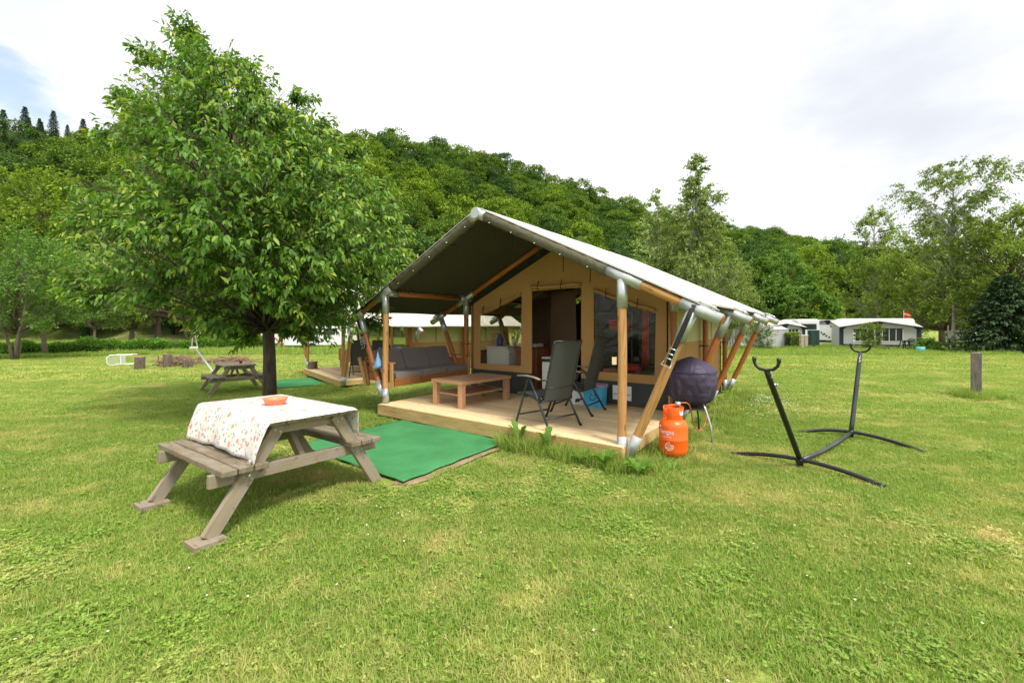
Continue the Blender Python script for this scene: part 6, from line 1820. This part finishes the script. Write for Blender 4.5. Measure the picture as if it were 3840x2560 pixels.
def tuft(name, seed, n, rad, h0, h1, w, lean, mat, clover=0, cl=.014, flop=.0):
    rg = np.random.default_rng(seed)
    r_ = rad * np.sqrt(rg.uniform(0, 1, n)); a = rg.uniform(0, 2 * math.pi, n)
    B = np.column_stack([r_ * np.cos(a), r_ * np.sin(a), np.full(n, -.004)])
    h = rg.uniform(h0, h1, n) * rg.uniform(.6, 1, n); ld = rg.uniform(0, 2 * math.pi, n); le = np.abs(rg.normal(0, lean, n)) + flop
    d = np.column_stack([np.cos(ld) * le, np.sin(ld) * le, np.ones(n)]); d = unit(d)
    s = np.column_stack([-np.sin(ld + rg.normal(0, .6, n)), np.cos(ld), np.zeros(n)]); s = unit(s) * (w * rg.uniform(.6, 1.3, n))[:, None] / 2
    M = B + d * (h * .55)[:, None]; bend = np.column_stack([np.cos(ld), np.sin(ld), np.full(n, -.35)]) * (h * le * .75)[:, None]
    T = B + d * h[:, None] + bend * .8
    V = np.stack([B - s, B + s, M + s * .8, M - s * .8, T - s * .15, T + s * .15], 1).reshape(-1, 3)
    b = (np.arange(n) * 6)[:, None]; F = np.concatenate([b + np.array([[0, 1, 2, 3]]), b + np.array([[3, 2, 5, 4]])], 0)
    tint = np.repeat(np.clip(rg.normal(.5, .22, n), 0, 1), 6)
    if clover:
        # little round three-part leaves lying nearly flat
        m = clover; r2 = rad * np.sqrt(rg.uniform(0, 1, m)); a2 = rg.uniform(0, 6.28, m); c = np.column_stack([r2 * np.cos(a2), r2 * np.sin(a2), rg.uniform(.012, .034, m)])
        VV = []; th = rg.uniform(0, 6.28, m); sz = cl * rg.uniform(.6, 1.3, m)
        for q in range(3):
            an = th + q * 2.094; dx = np.column_stack([np.cos(an), np.sin(an), rg.normal(.15, .2, m)]); sx = np.column_stack([-np.sin(an), np.cos(an), rg.normal(0, .2, m)])
            VV.append(np.stack([c, c + (dx * .6 + sx * .5) * sz[:, None], c + dx * 1.15 * sz[:, None], c + (dx * .6 - sx * .5) * sz[:, None]], 1).reshape(-1, 3))
        b0 = len(V); V2 = np.concatenate(VV); F2 = b0 + np.arange(len(V2)).reshape(-1, 4)
        V = np.concatenate([V, V2]); F = np.concatenate([F, F2]); tint = np.concatenate([tint, np.clip(rg.normal(.42, .15, len(V2) // 4), 0, .72).repeat(4)])
    return npmesh(name, V, F, mat, tint)
def bad(x, y):
    """places without grass: under the deck, tent floors and felt"""
    p = TM.inverted() @ Vector((x, y, 0))
    if -.10 < p.x < 4.22 and -.16 < p.y < 6.0: return True
    p = TM2.inverted() @ Vector((x, y, 0))
    if -.05 < p.x < 4.2 and -.15 < p.y < 6.0: return True
    return inpoly(x, y, CP) or inpoly(x, y, CP2)
def nearfree(x, y, m):
    return not any(bad(x + a * m, y + b * m) for a, b in ((0, 0), (1, 0), (-1, 0), (0, 1), (0, -1), (.7, .7), (-.7, .7), (.7, -.7), (-.7, -.7)))
def ring(y0, y1, sp, margin, xlim=1.28):
    out_ = []; y = y0
    while y < y1:
        x = -xlim * y - 1.2
        while x < xlim * y + 1.2:
            X = x + rgf.uniform(-.5, .5) * sp; Y = y + rgf.uniform(-.5, .5) * sp
            if nearfree(X, Y, margin): out_.append((X, Y, float(gz(X, Y)) + .012 * math.sin(X * 1.7 + Y) * max(0, min(1, 1 - abs(Y - 10) / 30))))
            x += sp
        y += sp
    return out_
K = [tuft('lawn_tuft', 300 + i, 540, .15, .028, .064, .0050, .60, m_grass, clover=(80 if i >= 4 else 6)) for i in range(6)]
pn = ring(1.0, 7.0, .145, .15)
pf = ring(7.0, 14.0, .30, .22)
K2 = [tuft('lawn_tuft', 320 + i, 620, .30, .028, .055, .009, .55, m_grass, clover=(60 if i % 3 == 0 else 0), cl=.02) for i in range(4)]
K3 = [tuft('lawn_tuft', 340 + i, 520, .75, .04, .075, .028, .6, m_grass) for i in range(4)]
pg = ring(14.0, 36.0, .85, .4)
npn, npf, npg = len(pn), len(pf), len(pg); print('tufts', npn, npf, npg)
allp = pn + pf + pg
def clv(p): return mnoise.noise(Vector((p[0] * .9, p[1] * .9, 4))) + .5 * mnoise.noise(Vector((p[0] * 3, p[1] * 3, 9))) > .28
idx = np.concatenate([np.array([4 + rgf.integers(0, 2) if clv(p) else rgf.integers(0, 4) for p in pn]), 6 + rgf.integers(0, 4, npf), 10 + rgf.integers(0, 4, npg)])
gn_scatter('lawn_grass', allp, idx, rgf.uniform(0, 6.28, len(allp)), rgf.uniform(.85, 1.15, len(allp)), K + K2 + K3, label='short mown lawn grass with clover and dry patches', cat='grass')
# long grass: along the deck, round the posts, at the campsite edge, along the stream
KT = [tuft('long_tuft', 400 + i, 80, .11, .09, .26, .006, .35, m_tall, flop=.05) for i in range(4)] + [tuft('long_tuft', 410 + i, 160, .5, .25, .55, .022, .30, m_tall) for i in range(3)]
tp = []; ti = []; tsx = []
def put(p, k, s): tp.append((p[0], p[1], float(gz(p[0], p[1])))); ti.append(k); tsx.append(s)
for k in range(200):     # front of the deck
    s = rgf.uniform(-.1, 4.3); d = rgf.uniform(.16, .34); q = TM @ Vector((s, -d, 0))
    w = .45 + .5 * (s > 1.6)
    if not inpoly(q.x, q.y, CP): put(q, rgf.integers(0, 4), rgf.uniform(.5, 1.1) * w * (1.25 if s > 2.5 else .9))
for k in range(70): q = TM @ Vector((4.35 + rgf.normal(0, .18), rgf.uniform(-.35, 1.4), 0)); put(q, rgf.integers(0, 4), rgf.uniform(.4, 1.0))
for k in range(60): q = TM @ Vector((-.25 + rgf.normal(0, .1), rgf.uniform(-.35, 2.2), 0)); put(q, rgf.integers(0, 4), rgf.uniform(.25, .5))
for k in range(110): q = TM @ Vector((4.55 + rgf.normal(0, .2), rgf.uniform(2, 6.2), 0)); put(q, rgf.integers(0, 4), rgf.uniform(.5, 1.1))
for k in range(80): a_ = rgf.uniform(0, 6.28); r_ = .12 + abs(rgf.normal(0, .17)); put((pp.x + r_ * math.cos(a_), pp.y + r_ * math.sin(a_)), rgf.integers(0, 4), rgf.uniform(.6, 1.2))
for k in range(22): a_ = rgf.uniform(0, 6.28); put((1.84 + .22 * math.cos(a_), 4.87 + .22 * math.sin(a_)), rgf.integers(0, 4), rgf.uniform(.25, .5))
for k in range(26): q = T2L((rgf.uniform(3.2, 4.7), rgf.uniform(-.4, 1.6) if rgf.uniform() < .4 else -.3, 0)); put(q, rgf.integers(0, 4), rgf.uniform(.6, 1.2))
for k in range(14): put((-4.66 + rgf.normal(0, .2), 8.2 + rgf.normal(0, .2)), rgf.integers(0, 4), rgf.uniform(.4, .9))
for k in range(900):    # camp edge
    px = rgf.uniform(2620, 3840 + 300); py = rgf.uniform(1297, 1334); q = Gp(px, py)
    if 2.02 > 0: put(q, 4 + rgf.integers(0, 3), rgf.uniform(.3, .7))
for k in range(380):
    t_ = rgf.uniform(0, 1); a0 = Gp(-350, 1353); b0 = Gp(1010, 1309); q = a0.lerp(b0, t_) + Vector((rgf.normal(0, .3), -1.1 + rgf.normal(0, .25), 0)); put(q, 4 + rgf.integers(0, 3), rgf.uniform(.4, .9))
for k in range(2600):
    x = rgf.uniform(-75, -11); y = rgf.uniform(31, 62)
    if abs(x / y) < 1.4: put((x, y), 4 + rgf.integers(0, 3), rgf.uniform(.6, 1.2))
gn_scatter('long_grass', tp, ti, rgf.uniform(0, 6.28, len(tp)), tsx, KT, label='unmown long grass along the deck, posts and campsite edge', cat='grass')
# broad-leaved weeds at the foot of the right front pole
m_dock = leafmat('dandelion_leaves', (.035, .09, .010), (.065, .16, .018), (.11, .23, .03), tr=.35, gloss=.4)
def weed(p, n, L, label, seed, up=.7):
    rg = np.random.default_rng(seed); o = empty('dandelion_plant', p, rg.uniform(0, 6))
    for k in range(n):
        a = 2 * math.pi * k / n + rg.normal(0, .3); l = L * rg.uniform(.7, 1.2); g = G(); V = []; F = []
        m = 9
        for i in range(m):
            t = i / (m - 1); w = l * .16 * math.sin(math.pi * min(1, t * .92 + .08)) ** .7 * (1 if i % 2 else .72) * (.35 + .75 * t) * (1 if t < .98 else .2)
            r_ = l * t * (1 - .25 * t * (1 - up)); z = l * (up * t - (up * .35 + .25) * t * t) + .005
            d = Vector((math.cos(a), math.sin(a), 0)); s = Vector((-d.y, d.x, 0)); c = d * r_ * (1 - up * .45) + Vector((0, 0, z))
            V += [c - s * w + Vector((0, 0, w * .35)), c, c + s * w + Vector((0, 0, w * .35))]
            if i: b = i * 3; F += [(b - 3, b - 2, b + 1, b), (b - 2, b - 1, b + 2, b + 1)]
        me = npmesh('leaf', V, F, m_dock, np.full(len(V), .3 + .5 * rg.uniform()), True); link('leaf', me, o)
    return tag(o, label, 'plant', 'broad leaved weeds by the deck')
for i, (s, d, n, L, up, lb) in enumerate(((2.85, .20, 4, .36, 1.5, 'tall dandelion plant against the deck board, left of the pair'), (3.25, .20, 5, .34, 1.45, 'tall dandelion plant against the deck board, right of the pair'), (4.02, .30, 11, .30, 1.15, 'bushy green weed at the foot of the front right pole'), (4.38, .26, 10, .28, 1.0, 'green weed below the slanting brace sleeve'), (3.75, .30, 9, .26, 1.0, 'flat green weed on the grass before the front right pole'), (4.62, -.05, 6, .2, .8, 'small green weed between the brace and the gas bottle'), (.15, .5, 6, .12, .4, 'small round leaved weed at the left corner of the deck'))):
    q = TM @ Vector((s, -d, 0)); weed((q.x, q.y, 0), n, L, lb, 500 + i, up)
# pale blossoming ground cover beside the tent
m_flower = plain('white_petals', (.75, .76, .74), .7, bump=0)
def scatterdisc(name, P, r_, mat, label, cat, lift=.02):
    V = []; F = []
    for p in P:
        b = len(V); n = 6; t0 = rgf.uniform(0, 6)
        V.append((p[0], p[1], p[2] + lift + r_ * .3))
        for k in range(n): V.append((p[0] + r_ * math.cos(t0 + k * 1.047), p[1] + r_ * math.sin(t0 + k * 1.047), p[2] + lift + r_ * rgf.uniform(-.1, .4)))
        F += [(b, b + 1 + k, b + 1 + (k + 1) % n) for k in range(n)]
    me = bpy.data.meshes.new(name); me.from_pydata(V, [], F); me.materials.append(mat)
    return tag(link(name, me), label, cat, None, 'stuff')
P = []
for k in range(260):
    q = TM @ Vector((4.75 + abs(rgf.normal(0, .38)), 4.6 + rgf.normal(0, .75), 0)); P.append((q.x, q.y, float(gz(q.x, q.y)) + rgf.uniform(.02, .2) * math.exp(-((q - (TM @ Vector((4.7, 4.6, 0)))).length / .9) ** 2)))
scatterdisc('white_ground_cover', P, .010, m_flower, 'patch of small white flowers beside the back of the tent', 'flowers')
P = []
for cx_, cy_, n, sd in ((-1.0, 3.35, 9, .10), (-.95, 2.95, 3, .1), (-1.25, 6.9, 4, .3), (1.2, 3.4, 6, 1.0), (2.4, 3.5, 8, 1.3), (-2.5, 2.6, 5, .8), (-.3, 2.4, 7, .7), (1.6, 2.4, 6, .9), (-4.5, 5.5, 8, 1.3), (5, 6, 8, 2)):
    for k in range(n): P.append((cx_ + rgf.normal(0, sd), cy_ + rgf.normal(0, sd), 0))
P = [p for p in P if not bad(p[0], p[1])]
scatterdisc('daisies', P, .006, m_flower, 'scattered small white clover flowers in the lawn', 'flowers', .05)
# dark loose tuft of fallen bark near the trunk etc: bare soil rim of the felt
print('objects', len(bpy.data.objects), 'tris', sum(len(o.data.polygons) for o in bpy.data.objects if o.type == 'MESH') )
